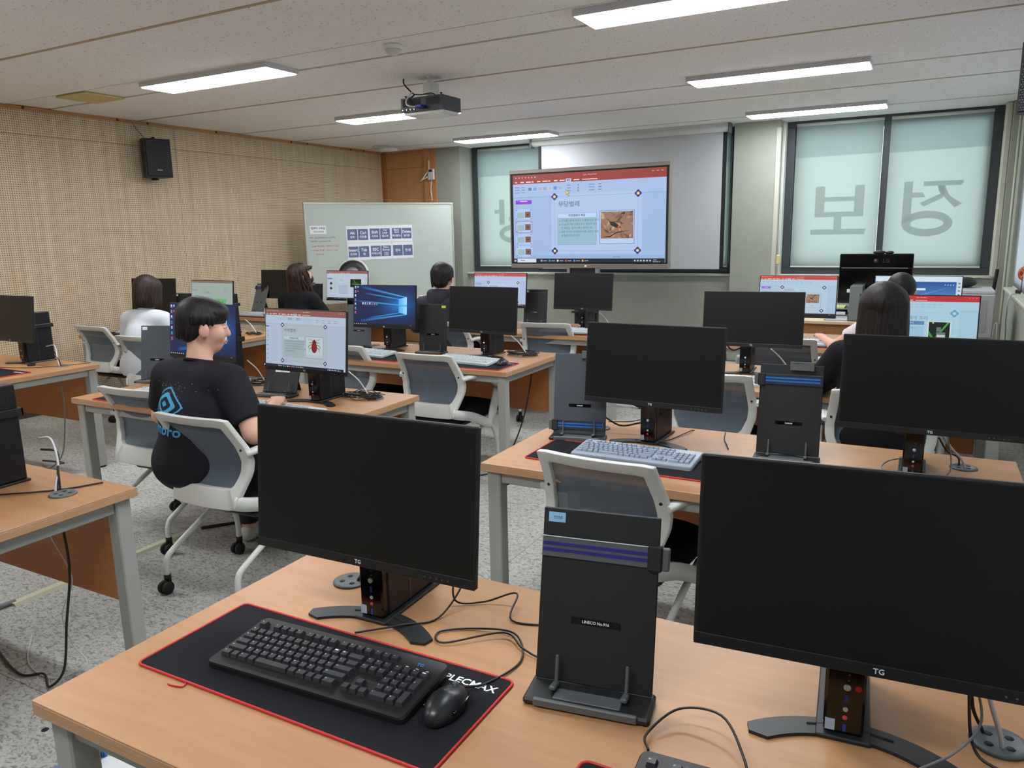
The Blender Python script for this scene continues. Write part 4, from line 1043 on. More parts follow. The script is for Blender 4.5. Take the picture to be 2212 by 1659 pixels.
KEYS = key_layout(); UK = .0190
KW, KD = .456, .166
M_KEY = mat('black_keycap', S(56, 57, 61), .45)
M_KBODY = mat('black_keyboard_body', S(26, 26, 28), .48)
M_COVER = mat('silicone_cover', S(158, 168, 182), .55, bump=(400, .1, .001))
M_COVERKEY = mat('silicone_cover_key', S(150, 161, 176), .5)
M_COVERKEY2 = mat('pale_cover_key', S(196, 202, 206), .5)
def keycap(w, h, inset=.0011, H=.0085):
    a = UK * w / 2 - inset; b = UK * h / 2 - inset; t = .0022
    vs = [(-a, -b, 0), (a, -b, 0), (a, b, 0), (-a, b, 0), (-a + t, -b + t * .8, H), (a - t, -b + t * .8, H), (a - t, b - t * 1.5, H), (-a + t, b - t * 1.5, H)]
    return MB().add(vs, [(3, 2, 1, 0), (4, 5, 6, 7), (0, 1, 5, 4), (1, 2, 6, 5), (2, 3, 7, 6), (3, 0, 4, 7)])
_kc = {}
def make_keyboard(label, body_m, key_m, detail, name='keyboard'):
    """origin at the centre of the keyboard on the desk, front edge towards -y"""
    t = thing(name, label, 'keyboard')
    sl = Matrix.Rotation(math.radians(4.0), 4, 'X')
    out = rrect(-KW / 2, KW / 2, -KD / 2, KD / 2, .012, 4)
    bd = MB().at(Matrix.Translation((0, 0, .011)) @ sl)
    n = len(out); vs = []
    for s_, z in ((.985, -.010), (1, -.006), (1, .004), (.988, .008)): vs += [(x * s_, y * s_, z) for x, y in out]
    fs = [(i * n + j, i * n + (j + 1) % n, (i + 1) * n + (j + 1) % n, (i + 1) * n + j) for i in range(3) for j in range(n)] + [tuple(range(n))[::-1], tuple(range(3 * n, 4 * n))]
    bd.add(vs, fs)
    part('body', bd, body_m, t)
    ox, oy = -22.5 * UK / 2, -KD / 2 + .030; Mz = Matrix.Translation((0, 0, .011)) @ sl
    ky = 1.03 if True else 1
    if detail:
        for x, y, w, h, lab in KEYS:
            q = (w, h, key_m.name)
            if q not in _kc: _kc[q] = keycap(w, h).mesh('key'); _kc[q].materials.append(key_m)
            k = link('key', _kc[q], None, t, M=Mz @ Matrix.Translation((ox + (x + w / 2) * UK, oy + (y + h / 2) * UK * ky - .006, .008)))
            if detail > 1 and lab:
                tx = MB(); hh = .0034 if len(lab) == 1 else .0022
                put_text(tx, lab, -UK * w / 2 + .0042, .0006, hh, .00865, None, 'l', None, True, res=1)
                part('legend', tx, M_WHITE, k)
    else:
        kb = MB()
        for x, y, w, h, lab in KEYS:
            c = keycap(w, h); Mk = Mz @ Matrix.Translation((ox + (x + w / 2) * UK, oy + (y + h / 2) * UK * ky - .006, .008))
            kb.add([tuple(Mk @ Vector(v)) for v in c.v], c.f)
        part('keys', kb, key_m, t, kind='stuff')
    return t
kb_near = make_keyboard('black keyboard with blue TG logo on the nearest mat', M_KBODY, M_KEY, 2)
kb_near.matrix_world = TR(-.962, 1.000, DH + .004, 2.6)
lg = MB(); Mz = Matrix.Translation((0, 0, .011)) @ Matrix.Rotation(math.radians(4.0), 4, 'X'); lg.at(Mz)
put_text(lg, 'TG', .176, .0555, .0085, .0084, None, 'c', None, True)
part('logo', lg, mat('logo_blue', S(40, 140, 210), .5), kb_near, 'blue TG logo')
kl = MB().at(Mz)
for i in range(3): kl.box(.152 + i * .022, .158 + i * .022, .046, .0475, .008, .0085)
part('lock_lights', kl, M_WHITE, kb_near)
kb2 = make_keyboard('black keyboard just entering the photo at the bottom edge', M_KBODY, M_KEY, 2); kb2.matrix_world = TR(-.108, .955, DH + .004, 3)
kb3 = make_keyboard('keyboard under a bluish grey silicone cover, second right desk', M_COVER, M_COVERKEY, 1); kb3.matrix_world = TR(-.90, 2.595, DH + .004, 0)
far_kb = [(-2.67, 2.60, -3, 'pale keyboard in front of the cockroach slide'), (-3.53, 2.60, 0, 'pale keyboard left of the boy in the black shirt'), (-3.46, 4.20, -4, 'pale keyboard in front of the bright blue desktop screen'),
          (-2.62, 4.19, -6, 'pale keyboard beside the shiny black mouse, middle column'), (-2.62, 5.80, 0, 'pale keyboard in the far middle row under the big screen'), (-.72, 5.76, -4, 'pale keyboard beside the bare forearm, far right row'),
          (-6.32, 5.93, 0, 'pale keyboard left of the woman with long wavy hair'), (-.02, 2.50, 0, 'pale keyboard hidden behind the large near monitor'), (-6.2, 4.42, 0, 'pale keyboard at the perforated wall by the empty chair'), (-.88, 4.15, 0, 'pale keyboard below the third-row dark monitor')]
kf = None
for x, y, yaw, lab in far_kb:
    if kf is None: kf = make_keyboard(lab, M_COVERKEY2, M_COVERKEY2, 0); kf.matrix_world = TR(x, y, DH + .004, yaw); kf['group'] = 'covered keyboards on the student desks'
    else: dup(kf, TR(x, y, DH + .004, yaw), lab, 'covered keyboards on the student desks')
# mats
def make_mat(label):
    t = thing('mouse_mat', label, 'mouse mat')
    out = rrect(-.350, .350, -.139, .139, .014, 5)
    part('mat_cloth', MB().prism(out, 0, .0035), M_CLOTHBLK, t)
    part('stitched_edge', MB().tube([(x, y, .0026) for x, y in rrect(-.3495, .3495, -.1385, .1385, .0135, 5)], .0028, 6, True), M_RED, t)
    tx = MB(); put_text(tx, 'PLECMAX', .222, .088, .019, .0038, .112, 'l', None, True)
    part('brand_print', tx, M_WHITE, t, 'white PLECMAX lettering')
    return t
mats = [(-.972, .993, 0, 'black mat with red edge under the near black keyboard'), (-.075, .852, 0, 'black mat with red edge, only its corner showing at the bottom'), (-.925, 2.565, 0, 'black mat with red edge under the bluish grey keyboard'),
        (-2.72, 2.58, -2, 'black mat with red edge in front of the cockroach slide'), (-3.50, 2.56, 0, 'black mat with red edge left of the boy in black'), (-3.40, 4.16, -2, 'black mat with red edge before the bright blue screen'), (-2.612, 4.125, 0, 'black mat with red edge under the shiny mouse, middle column'),
        (-2.58, 5.77, 0, 'black mat with red edge in the far middle row'), (-.66, 5.73, -2, 'black mat with red edge by the bare forearm'), (-5.38, 2.66, -1, 'black mat with red edge on the desk cut by the left edge'), (-6.25, 5.90, 0, 'black mat with red edge before the perforated wall, far row'),
        (-6.17, 4.36, 0, 'black mat with red edge by the empty chair at the wall')]
m0 = None
for x, y, yaw, lab in mats:
    if m0 is None: m0 = make_mat(lab); m0.matrix_world = TR(x, y, DH, yaw); m0['group'] = 'red-edged mouse mats'
    else: dup(m0, TR(x, y, DH, yaw), lab, 'red-edged mouse mats')
part('loose_thread', MB().tube(smooth_path([(-.205, -.140, .003), (-.20, -.152, .002), (-.225, -.158, .0015), (-.235, -.157, .001)], 4), .0016, 5), M_RED, m0)
def make_mouse(label):
    t = thing('computer_mouse', label, 'mouse')
    vs = []; n = 20; lay = 9
    prof = [(.0, 0.96), (.004, 1.0), (.012, .99), (.020, .93), (.027, .80), (.032, .62), (.0355, .40), (.0375, .18), (.038, .02)]
    for z, s_ in prof:
        for i in range(n):
            a = 2 * PI * i / n; x = .0325 * math.cos(a); y = .060 * math.sin(a)
            x *= 1 - .10 * math.sin(a) ** 2 * (1 if math.sin(a) > 0 else .2)
            zz = z * (1 - .30 * max(0, math.sin(a)) * s_)
            vs.append((x * s_, y * s_ - .004, zz))
    fs = [(j * n + i, j * n + (i + 1) % n, (j + 1) * n + (i + 1) % n, (j + 1) * n + i) for j in range(lay - 1) for i in range(n)] + [tuple(range(n))[::-1], tuple(range((lay - 1) * n, lay * n))]
    part('shell', MB().add(vs, fs, True), mat('mouse_black', S(34, 36, 40), .32), t)
    part('wheel', MB().lathe([(.002, -.0035), (.009, -.0035), (.010, 0), (.009, .0035), (.002, .0035)], 14, (0, .030, .0245), 'x'), M_GREYPL, t)
    part('button_groove', MB().tube([(0, .052, .018), (0, .040, .0262), (0, .020, .0345)], .0009, 5), M_RUBBER, t)
    for sx in (-1, 1): part('side_strip', MB().tube(smooth_path([(sx * .0285, .030, .014), (sx * .0318, .0, .016), (sx * .029, -.030, .015)], 4), .003, 6), M_GLOSSBLK, t)
    return t
ms = make_mouse('black computer mouse right of the near keyboard'); ms.matrix_world = TR(-.690, 1.006, DH + .0035, 4)
dup(ms, TR(-2.345, 4.19, DH + .0035, 10), 'shiny black mouse beside the cable tangle, middle column')

# ================================================================== PAPER HOLDERS
M_HOLD = mat('holder_black', S(33, 34, 37), .55, bump=(700, .12, .0004))
M_HOLDG = mat('holder_grey', S(72, 78, 86), .5, bump=(700, .12, .0004))
M_CLEAR = mat('clear_ruler', S(120, 124, 130), .15, alpha=.45)
def holder(label, x, y, yaw, lean=14, m=None, line=None, line_z=.22, clip=False, line_side=1, name_tag=None, brand='DASAN', hgt=.315, pegs=True, stand=True):
    m = m or M_HOLD
    t = thing('paper_holder', label, 'document holder', None, 'desktop paper holders')
    Mp = Matrix.Translation((0, .012, .016)) @ Matrix.Rotation(-math.radians(lean), 4, 'X')
    part('back_panel', MB().at(None).prism([], 0, 0) if False else MB().box(-.1075, .1075, 0, .006, 0, hgt, .0018), m, t, M=Mp)
    part('base', MB().box(-.1125, .1125, -.052, .03, 0, .014, .004), M_HOLD, t)
    part('base_front_lip', MB().box(-.092, .092, -.056, -.048, .003, .018, .002), M_GREYPL, t)
    part('paper_tray', MB().box(-.06, .06, -.040, -.008, .0135, .0155, .0008), M_GREYPL, t)
    if pegs:
        for sx in (-1, 1): part('page_peg', MB().box(sx * .064 - .003, sx * .064 + .003, -.004, -.0005, -.006, .052, .002).box(sx * .064 - .006, sx * .064 + .006, -.03, .0, -.004, .004, .002), M_GREYPL, t, M=Mp @ Matrix.Translation((0, -.012, 0)))
    part('rear_leg', MB().box(-.03, .03, -.004, .0, 0, .20, .001), M_HOLD, t, M=Matrix.Translation((0, .018 + .20 * math.sin(math.radians(lean)) + .07, .0)) @ Matrix.Rotation(math.radians(16), 4, 'X'))
    pl = part('brand_plate', MB().box(-.046, .046, -.0007, .0, .108, .121, .0003), M_GLOSSBLK, t, M=Mp)
    tx = MB().at(Matrix.Rotation(PI / 2, 4, 'X')); put_text(tx, brand, .0, .1115, .0055, .0009, None, 'c', None, True)
    part('brand_print', tx, M_WHITE, pl)
    if line:
        col = {'blue': M_BLUE, 'navy': M_NAVY}[line]
        rl = part('line_guide', MB().box(-.1065, .1065, -.0045, -.0025, line_z, line_z + .038, .0006), M_CLEAR if line == 'navy' else mat('ruler_dark', S(52, 58, 68), .2), t, M=Mp)
        for k in (.010, .021): part('guide_stripe', MB().box(-.105, .098, -.0050, -.0046, line_z + k, line_z + k + .006), col, rl)
        part('guide_edge', MB().box(-.1065, .1065, -.0050, -.0046, line_z + .0365, line_z + .038), M_WHITE if line == 'navy' else M_GREYPL, rl)
        s = line_side
        part('slider', MB().box(min(s * .088, s * .114), max(s * .088, s * .114), -.009, .009, line_z - .006, line_z + .040, .003), M_HOLDG if False else M_HOLD, t, M=Mp)
        part('slider_grip', MB().box(min(s * .112, s * .126), max(s * .112, s * .126), -.005, .009, line_z - .003, line_z + .037, .002), M_GREYPL, t, M=Mp)
    if clip: part('paper_clip', MB().box(clip - .041, clip + .041, -.010, -.006, hgt - .020, hgt + .012, .002).box(clip - .03, clip + .03, -.010, .010, hgt + .004, hgt + .010, .002), mat('clip_grey', S(104, 108, 106), .35, metal=.3), t, M=Mp)
    if name_tag:
        c, tt, sd = name_tag
        q = part('name_tag', MB().box(min(sd * .098, sd * .066), max(sd * .098, sd * .066), -.0006, .0, hgt - .026, hgt - .008, .0002), mat('tag_%d_%d_%d' % c, S(*c), .6), t, M=Mp)
        if tt:
            ty = MB().at(Matrix.Rotation(PI / 2, 4, 'X')); put_text(ty, tt, sd * .080, hgt - .0205, .006, .0009, None, 'c')
            part('handwriting', ty, mat('pen_ink', S(60, 70, 110), .7), q)
    t.matrix_world = TR(x, y, DH, yaw)
    return t
holder('black paper holder with purple ruled lines and a blue name tag, nearest camera', -.478, 1.150, 9, 13, line='navy', line_z=.226, name_tag=((150, 200, 240), '전현준', -1), brand='LINECO No.916')
holder('black paper holder with blue lines low down and a top clip, second desk', -1.203, 2.765, 12, 9, m=M_HOLDG, line='blue', line_z=.016, line_side=-1, clip=.045, hgt=.325)
holder('black paper holder with blue lines and a metal clip across its top', -.405, 2.80, 4, 8, line='blue', line_z=.252, line_side=-1, clip=.035, hgt=.325)
holder('grey paper holder with a white tag, left of the boy in black', -3.965, 2.90, 18, 10, m=M_HOLDG, name_tag=((226, 228, 230), None, -1))
holder('black paper holder under the cockroach slide', -2.99, 2.90, 8, 22, hgt=.30)
holder('grey paper holder left of the bright blue desktop screen', -3.72, 4.43, 10, 14, m=M_HOLDG, hgt=.31)
holder('black paper holder with a yellow-green tag next to the dark middle monitor', -3.05, 4.435, 8, 6, name_tag=((206, 222, 110), None, 1), hgt=.325)
holder('black paper holder with a pale blue tag in the far middle row', -3.04, 6.02, 8, 10, name_tag=((180, 208, 226), None, -1))
holder('shiny grey paper holder with a silver bar at the perforated wall', -6.48, 6.06, -8, 20, m=mat('holder_shiny', S(96, 102, 108), .22), line='navy', line_z=.262, line_side=-1, hgt=.33)
holder('black paper holder between the woman with wavy hair and the whiteboard', -5.62, 6.02, 8, 8, clip=-.02, hgt=.33)
holder('black paper holder with a pink tag between the two dark screens by the wall', -5.92, 4.66, 10, 8, name_tag=((226, 214, 216), None, -1), hgt=.33)
hb = holder('blue-grey paper holder with a big top clip lying tilted, far right column', -1.22, 4.40, -14, 52, m=mat('holder_bluegrey', S(88, 98, 118), .5), line='blue', line_z=.20, line_side=-1, clip=.02)

# ================================================================== CABLES
def cable(label, pts, r=.0022, m=None, n=7, name='cable'):
    return ob(name, MB().tube(smooth_path(pts, n), r, 7), m or M_CABLEB, None, label, 'cable')
D = DH
cable('thin black cable crossing the near desk behind the monitor', [(-1.005, 1.135, D + .006), (-.93, 1.20, D + .010), (-.885, 1.27, D + .004), (-.875, 1.36, D + .05), (-.885, 1.40, D + .10)])
cable('black cable running from the near monitor towards the paper holder', [(-.90, 1.36, D + .07), (-.885, 1.34, D + .012), (-.83, 1.375, D + .006), (-.76, 1.40, D + .03), (-.735, 1.33, D + .004), (-.62, 1.36, D + .004), (-.50, 1.39, D + .004)])
cable('looped black mouse cable on the near desk', [(-.695, 1.058, D + .014), (-.665, 1.10, D + .006), (-.645, 1.20, D + .004), (-.70, 1.275, D + .010), (-.79, 1.265, D + .004), (-.85, 1.22, D + .004), (-.815, 1.185, D + .006), (-.72, 1.265, D + .012), (-.66, 1.235, D + .008), (-.60, 1.225, D + .004), (-.52, 1.27, D + .004)])
cable('curved black keyboard cable arching over the near desk at the bottom', [(-.335, 1.042, D + .016), (-.352, 1.085, D + .012), (-.32, 1.16, D + .022), (-.25, 1.165, D + .028), (-.20, 1.10, D + .012), (-.175, 1.03, D + .004), (-.165, .97, D + .004)])
cable('grey cable slanting down in front of the near right tower', [(.045, 1.135, D + .012), (-.01, 1.115, D + .004), (.03, 1.17, D + .014), (.09, 1.245, D + .02), (.125, 1.30, D + .05), (.11, 1.325, D + .12)], m=M_CABLEG)
cable('white cable entering the desk grommet at the lower right', [(.128, 1.33, D + .11), (.138, 1.325, D + .07), (.155, 1.317, D + .02), (.158, 1.315, D - .02)], .004, M_CABLEW)
cable('dark cable entering the desk grommet at the lower right', [(.108, 1.335, D + .11), (.115, 1.335, D + .05), (.133, 1.345, D + .005), (.134, 1.345, D - .02)], .003)
cable('black cable curling round the lower right grommet', [(.105, 1.33, D + .10), (.115, 1.28, D + .02), (.15, 1.255, D + .004), (.23, 1.25, D + .004), (.30, 1.26, D + .004)], .0025)
cable('white cable entering the grommet beside the near left monitor', [(-1.135, 1.40, D + .09), (-1.155, 1.375, D + .05), (-1.17, 1.352, D + .01), (-1.175, 1.345, D - .02)], .004, M_CABLEW)
cable('black cable entering the grommet beside the near left monitor', [(-1.11, 1.39, D + .06), (-1.135, 1.36, D + .035), (-1.16, 1.338, D + .008), (-1.165, 1.332, D - .02)], .004)
cable('thick black cable sagging behind the second right desk', [(-1.16, 2.93, D + .06), (-1.08, 2.92, D + .03), (-1.0, 2.94, D + .045), (-.95, 2.96, D + .05)], .004)
cable('thin cable rising behind the second right desk paper holder', [(-1.15, 2.96, D + .03), (-1.05, 2.99, D + .035), (-.95, 2.98, D + .075)], .002)
cable('thin brown cable lying on the second right desk', [(-.905, 2.80, D + .008), (-.86, 2.88, D + .004), (-.83, 2.99, D + .006), (-.815, 3.06, D + .004), (-.81, 3.11, D - .02)])
cable('thin wavy cable near the back of the second right desk', [(-.69, 3.11, D - .01), (-.685, 3.07, D + .004), (-.665, 2.97, D + .004), (-.64, 2.90, D + .004), (-.62, 2.84, D + .004)])
cable('cable looped around the second-row right tower', [(.095, 2.93, D + .11), (.11, 2.87, D + .05), (.10, 2.80, D + .012), (.02, 2.73, D + .008), (-.055, 2.735, D + .012), (-.095, 2.80, D + .012), (-.075, 2.87, D + .02), (-.02, 2.90, D + .03)], .0025, M_CABLEG)
cable('white cable dropping into the second-row right grommet', [(.075, 2.93, D + .12), (.11, 2.935, D + .07), (.145, 2.94, D + .03), (.16, 2.945, D - .01)], .004, M_CABLEW)
cable('black cable dropping into the second-row right grommet', [(.07, 2.95, D + .10), (.10, 2.96, D + .05), (.135, 2.965, D + .03), (.138, 2.965, D - .01)], .003)
cable('dark cable hanging under the second-row left monitor', [(-1.0, 2.80, D + .165), (-.97, 2.81, D + .145), (-.92, 2.80, D + .16)], .004)
cable('dark cable hanging under the third-row right monitor', [(-1.0, 4.42, D + .17), (-.96, 4.43, D + .135), (-.90, 4.42, D + .165)], .004)
cable('dark cable hanging under the second-row right monitor', [(-.09, 2.77, D + .17), (-.05, 2.78, D + .145), (.0, 2.77, D + .16)], .004)
rr = random.Random(5)
def tangle(label, cx, cy, n, w=.10, d=.09, seed=1):
    q = random.Random(seed); t = thing('cable_tangle', label, 'cables', TR(cx, cy, DH))
    for k in range(n):
        a0 = q.random() * 6.28; pts = []
        for i in range(8):
            a = a0 + i * (.7 + .5 * q.random()); pts.append((w * q.uniform(.4, 1) * math.cos(a), d * q.uniform(.4, 1) * math.sin(a), .004 + .022 * q.random()))
        part('cable', MB().tube(smooth_path(pts, 6), .0022, 6), M_CABLEB, t)
    part('cable', MB().tube(smooth_path([(-.10, .01, .13), (-.05, .03, .08), (.0, .03, .02), (.02, .02, .006), (.05, .0, .004)], 6), .004, 7), M_CABLEW, t)
    return t
tangle('tangled black cables and a white cord right of the cockroach slide', -2.53, 3.04, 9, .13, .09, 2)
tangle('tangled black cables and a white cord at the end of the middle desk', -2.40, 4.58, 9, .13, .10, 3)
tangle('small bundle of black cables on the far right desk', -.86, 6.10, 4, .06, .05, 4)
tangle('thin cables looping behind the third-row right tower', -.68, 4.58, 4, .10, .08, 6)
tangle('cables behind the blue screen right of the boy', -3.33, 3.10, 6, .10, .07, 8)
tangle('cables in the far middle row behind the dark screen', -2.40, 6.18, 4, .10, .06, 9)
tangle('cables at the corner of the desk by the perforated wall', -5.10, 4.72, 5, .10, .06, 10)
# cables of the two desks at the left
for q, (dx, r_) in enumerate(((0, .0035), (.012, .0035), (.03, .003))):
    cable(['white', 'first black', 'second black'][q] + ' cable arching from the left-edge wall tower into its grommet', [(-5.30, 3.06, D + .12 - .03 * q), (-5.20, 3.06 - dx, D + .13 - .035 * q), (-5.12, 3.02, D + .06), (-5.10, 3.015 + dx * .3, D + .01), (-5.10, 3.01, D - .02)], r_, M_CABLEW if q == 0 else M_CABLEB)
    cable(['white', 'first black', 'second black'][q] + ' cable arching from the near left tower into the grommet', [(-2.66, 1.47, D + .16 - .04 * q), (-2.60, 1.475 + dx, D + .16 - .045 * q), (-2.545, 1.455, D + .08), (-2.525, 1.425 + dx * .5, D + .02), (-2.52, 1.42 + dx * .5, D - .02)], r_ + .0005, M_CABLEW if q == 0 else M_CABLEB)
cable('thin black cable lying along the desk by the perforated wall', [(-5.55, 2.80, D + .004), (-5.3, 2.86, D + .004), (-5.15, 2.95, D + .004), (-5.05, 3.10, D + .004), (-5.03, 3.19, D + .004)])
cable('black cables spread on the near left desk', [(-2.95, 1.22, D + .004), (-2.75, 1.26, D + .004), (-2.62, 1.34, D + .006), (-2.52, 1.44, D + .004), (-2.46, 1.55, D + .004)], .003)
cable('black power cable hanging below the near left desk', [(-2.52, 1.42, D - .04), (-2.52, 1.43, .45), (-2.53, 1.40, .25), (-2.55, 1.38, .08), (-2.62, 1.36, .006), (-2.72, 1.40, .006), (-2.80, 1.36, .006), (-3.05, 1.42, .006), (-3.30, 1.52, .008)], .0045)
cable('white network cable hanging below the near left desk', [(-2.60, 1.40, D - .04), (-2.585, 1.42, .55), (-2.53, 1.44, .40), (-2.585, 1.42, .26), (-2.69, 1.50, .08), (-2.62, 1.50, .02), (-2.66, 1.40, .005), (-2.85, 1.42, .005), (-3.05, 1.55, .005)], .0022, M_CABLEW)
cable('grey cable hanging below the desk by the perforated wall', [(-5.10, 3.0, D - .04), (-5.11, 3.02, .5), (-5.14, 3.02, .3), (-5.18, 3.0, .1), (-5.26, 2.95, .006), (-5.4, 2.98, .006)], .005, M_CABLEG)
cable('black cable from the middle desk slanting to the floor', [(-2.33, 4.58, D - .05), (-2.34, 4.55, .5), (-2.36, 4.45, .25), (-2.40, 4.25, .03), (-2.48, 4.05, .006), (-2.7, 3.95, .006)], .005)
cable('black cable on the floor leading out of the beige duct', [(-3.36, 2.63, .012), (-3.30, 2.72, .008), (-3.20, 2.86, .006), (-3.12, 3.0, .006)], .008)
# floor duct covers
M_DUCT = mat('cream_duct', S(196, 198, 172), .5)
def duct(label, x, y0, y1):
    t = thing('floor_duct', label, 'cable duct')
    part('duct_cover', MB().at(Matrix.Translation((x, 0, 0)) @ Matrix.Rotation(-PI / 2, 4, 'X') @ Matrix.Identity(4)).prism([(-.03, 0), (.03, 0), (.018, -.013), (-.018, -.013)], y0, y1), M_DUCT, t)
    return t
duct('beige floor cable duct running under the boy\'s chair', -3.39, 1.66, 2.64)
cable('grey cable end sticking out of the beige floor duct', [(-3.40, 1.68, .010), (-3.41, 1.60, .010), (-3.45, 1.52, .008)], .012, M_CABLEG)

# blue slipper under the near desk and a dark speck on the floor
sl = thing('slipper', 'blue ribbed slipper on the floor under the near desk', 'slipper', TR(-2.03, 1.17, 0, 118))
ol = chaikin([(-.045, -.12), (.045, -.12), (.05, 0), (.055, .08), (.03, .14), (-.02, .14), (-.05, .08), (-.05, 0)], 2)
part('sole', MB().prism(ol, 0, .022), M_WHITE, sl)
up = MB(); 
for i in range(14):
    yy = .02 + i * .008; up.tube(smooth_path([(-.05, yy, .022), (-.04, yy, .052 - i * .001), (0, yy, .066 - i * .0022), (.04, yy, .052 - i * .001), (.052, yy, .022)], 4), .0042, 6)
part('ribbed_strap', up, mat('slipper_blue', S(70, 130, 190), .6), sl)
ob('floor_stain', MB().lathe([(.0, 0.0002), (.012, .0002), (.010, .0016), (.0, .002)], 10, (-2.40, 1.214, 0)), M_RUBBER, None, 'small dark round rubber stopper lying on the floor tiles', 'rubber stopper').name = 'rubber_stopper'
# ================================================================== BIG PRESENTATION SCREEN
tv = thing('interactive_display', 'big wide presentation screen showing a ladybug slide, on a mobile stand', 'display', TR(-3.128, 7.40, 0))
TW, T0, T1 = 1.738, 1.172, 2.178
M_TVSIL = mat('tv_bar', S(150, 142, 136), .35, metal=.5)
part('housing', MB().box(-TW / 2, TW / 2, .0, .075, T0, T1, .006), M_BLACKPL, tv)
part('top_bar', MB().box(-TW / 2 - .004, TW / 2 + .004, -.014, .05, T1 - .032, T1 + .004, .003), M_TVSIL, tv)
bb = part('bottom_bar', MB().box(-TW / 2 - .004, TW / 2 + .004, -.016, .05, T0 - .004, T0 + .040, .004), M_TVSIL, tv)
part('power_light', MB().box(-.010, .010, -.0175, -.0155, T0 + .014, T0 + .022), mat('white_led', S(230, 230, 230), .4, emit=(S(255, 255, 255), 1.5)), bb)
for sx in (-1, 1): part('side_bar', MB().box(sx * TW / 2 - .006, sx * TW / 2 + .006, -.012, .05, T0 + .04, T1 - .03, .003), M_TVSIL, tv)
cv = Canvas(TW - .062, T1 - T0 - .098); scr_tv(cv)
me = cv.mesh('screen', True); me.materials.append(M_CANVAS)
link('screen', me, None, tv, 'lit screen with a slide titled in Korean', M=Matrix.Translation((0, -.0015, T0 + .052)))
for x in (-.20, .115): part('bracket', MB().box(x - .016, x + .016, -.004, .06, T0 - .06, T0 - .004, .002), M_SILVER, tv)
part('lower_panel', MB().box(-.17, .09, .01, .06, T0 - .16, T0 - .004, .004), M_BLACKPL, tv)
for x in (-.14, .06):
    part('stand_post', MB().box(x - .03, x + .03, .08, .13, .10, 1.9, .004), M_STEELD, tv)
    ft = part('stand_foot', MB().box(x - .035, x + .035, -.30, .42, .07, .12, .008), M_STEELD, tv)
    for y in (-.26, .38): part('caster', MB().lathe([(.01, -.02), (.035, -.02), (.037, 0), (.035, .02), (.01, .02)], 16, (x, y, .037), 'x'), M_RUBBER, ft)
part('stand_shelf', MB().box(-.17, .09, .0, .13, .70, .72, .003), M_STEELD, tv)

# ================================================================== PROJECTION SCREEN
ps = thing('projection_screen', 'white pull-down projection screen hanging behind the big display', 'projection screen')
part('screen_case', MB().tube([(-4.56, 9.05, 2.645), (-2.09, 9.05, 2.645)], .042, 16).box(-4.56, -2.09, 9.02, 9.09, 2.645, 2.70, .004), M_WHITEPL, ps)
part('end_cap', MB().box(-2.10, -2.07, 9.0, 9.10, 2.585, 2.70, .01), M_GREYPL, ps)
part('end_cap', MB().box(-4.585, -4.555, 9.0, 9.10, 2.585, 2.70, .01), M_GREYPL, ps)
part('screen_cloth', MB().box(-4.44, -2.16, 9.062, 9.064, 1.075, 2.61), mat('screen_cloth', S(188, 190, 194), .9), ps)
for x in (-4.485, -2.16): part('black_border', MB().box(x, x + .045, 9.0615, 9.0645, 1.075, 2.61), M_RUBBER, ps)
part('bottom_bar', MB().box(-4.50, -2.08, 9.05, 9.075, 1.05, 1.078, .006), M_BLACKPL, ps)

# ================================================================== WHITEBOARD
A_ = Vector((-6.54, 6.97, 0)); B_ = Vector((-5.5504, 8.6804, 0)); U_ = (B_ - A_); WL = U_.length; U_.normalize(); N_ = Vector((U_.y, -U_.x, 0))
MWB = Matrix(((U_.x, -N_.x, 0, A_.x), (U_.y, -N_.y, 0, A_.y), (0, 0, 1, 0), (0, 0, 0, 1)))    # x along the board, y away from the room
wb = thing('whiteboard', 'large white marker board on wheels in front of the wooden corner', 'whiteboard')
M_WB = mat('whiteboard_enamel', S(182, 190, 184), .18, spec=.5)
M_ALU = mat('aluminium_frame', S(190, 190, 180), .35, metal=.5)
part('board', MB().box(.02, WL - .02, .0, .022, .75, 1.92, .002), M_WB, wb)
part('board_frame', MB().box(0, WL, -.006, .028, 1.915, 1.942, .004).box(0, WL, -.006, .028, .735, .760, .004).box(0, .024, -.006, .028, .76, 1.915, .004).box(WL - .024, WL, -.006, .028, .76, 1.915, .004), M_ALU, wb)
part('pen_tray', MB().box(.1, WL - .1, -.07, .0, .735, .742, .002).box(.1, WL - .1, -.07, -.065, .742, .752, .002), M_ALU, wb)
for x in (.12, WL - .12):
    lg = part('leg', MB().box(x - .02, x + .02, .03, .07, .06, 1.5, .004).box(x - .025, x + .025, -.25, .33, .06, .10, .006), M_ALU, wb)
    for y in (-.22, .30): part('caster', MB().lathe([(.008, -.012), (.03, -.012), (.03, .012), (.008, .012)], 14, (x, y, .03), 'x'), M_RUBBER, lg)
wb.matrix_world = MWB
mk = ob('marker_pen', MB().tube([(1.30, -.04, .752), (1.42, -.04, .752)], .009, 10), M_RED, None, 'red marker pen lying on the whiteboard tray', 'marker'); mk.matrix_world = MWB
er = ob('board_eraser', MB().box(1.43, 1.53, -.06, -.02, .742, .765, .004), M_WHITEPL, None, 'white board eraser on the whiteboard tray', 'eraser'); er.matrix_world = MWB
M_POSTK = mat('poster_key_blue', S(92, 104, 140), .6)
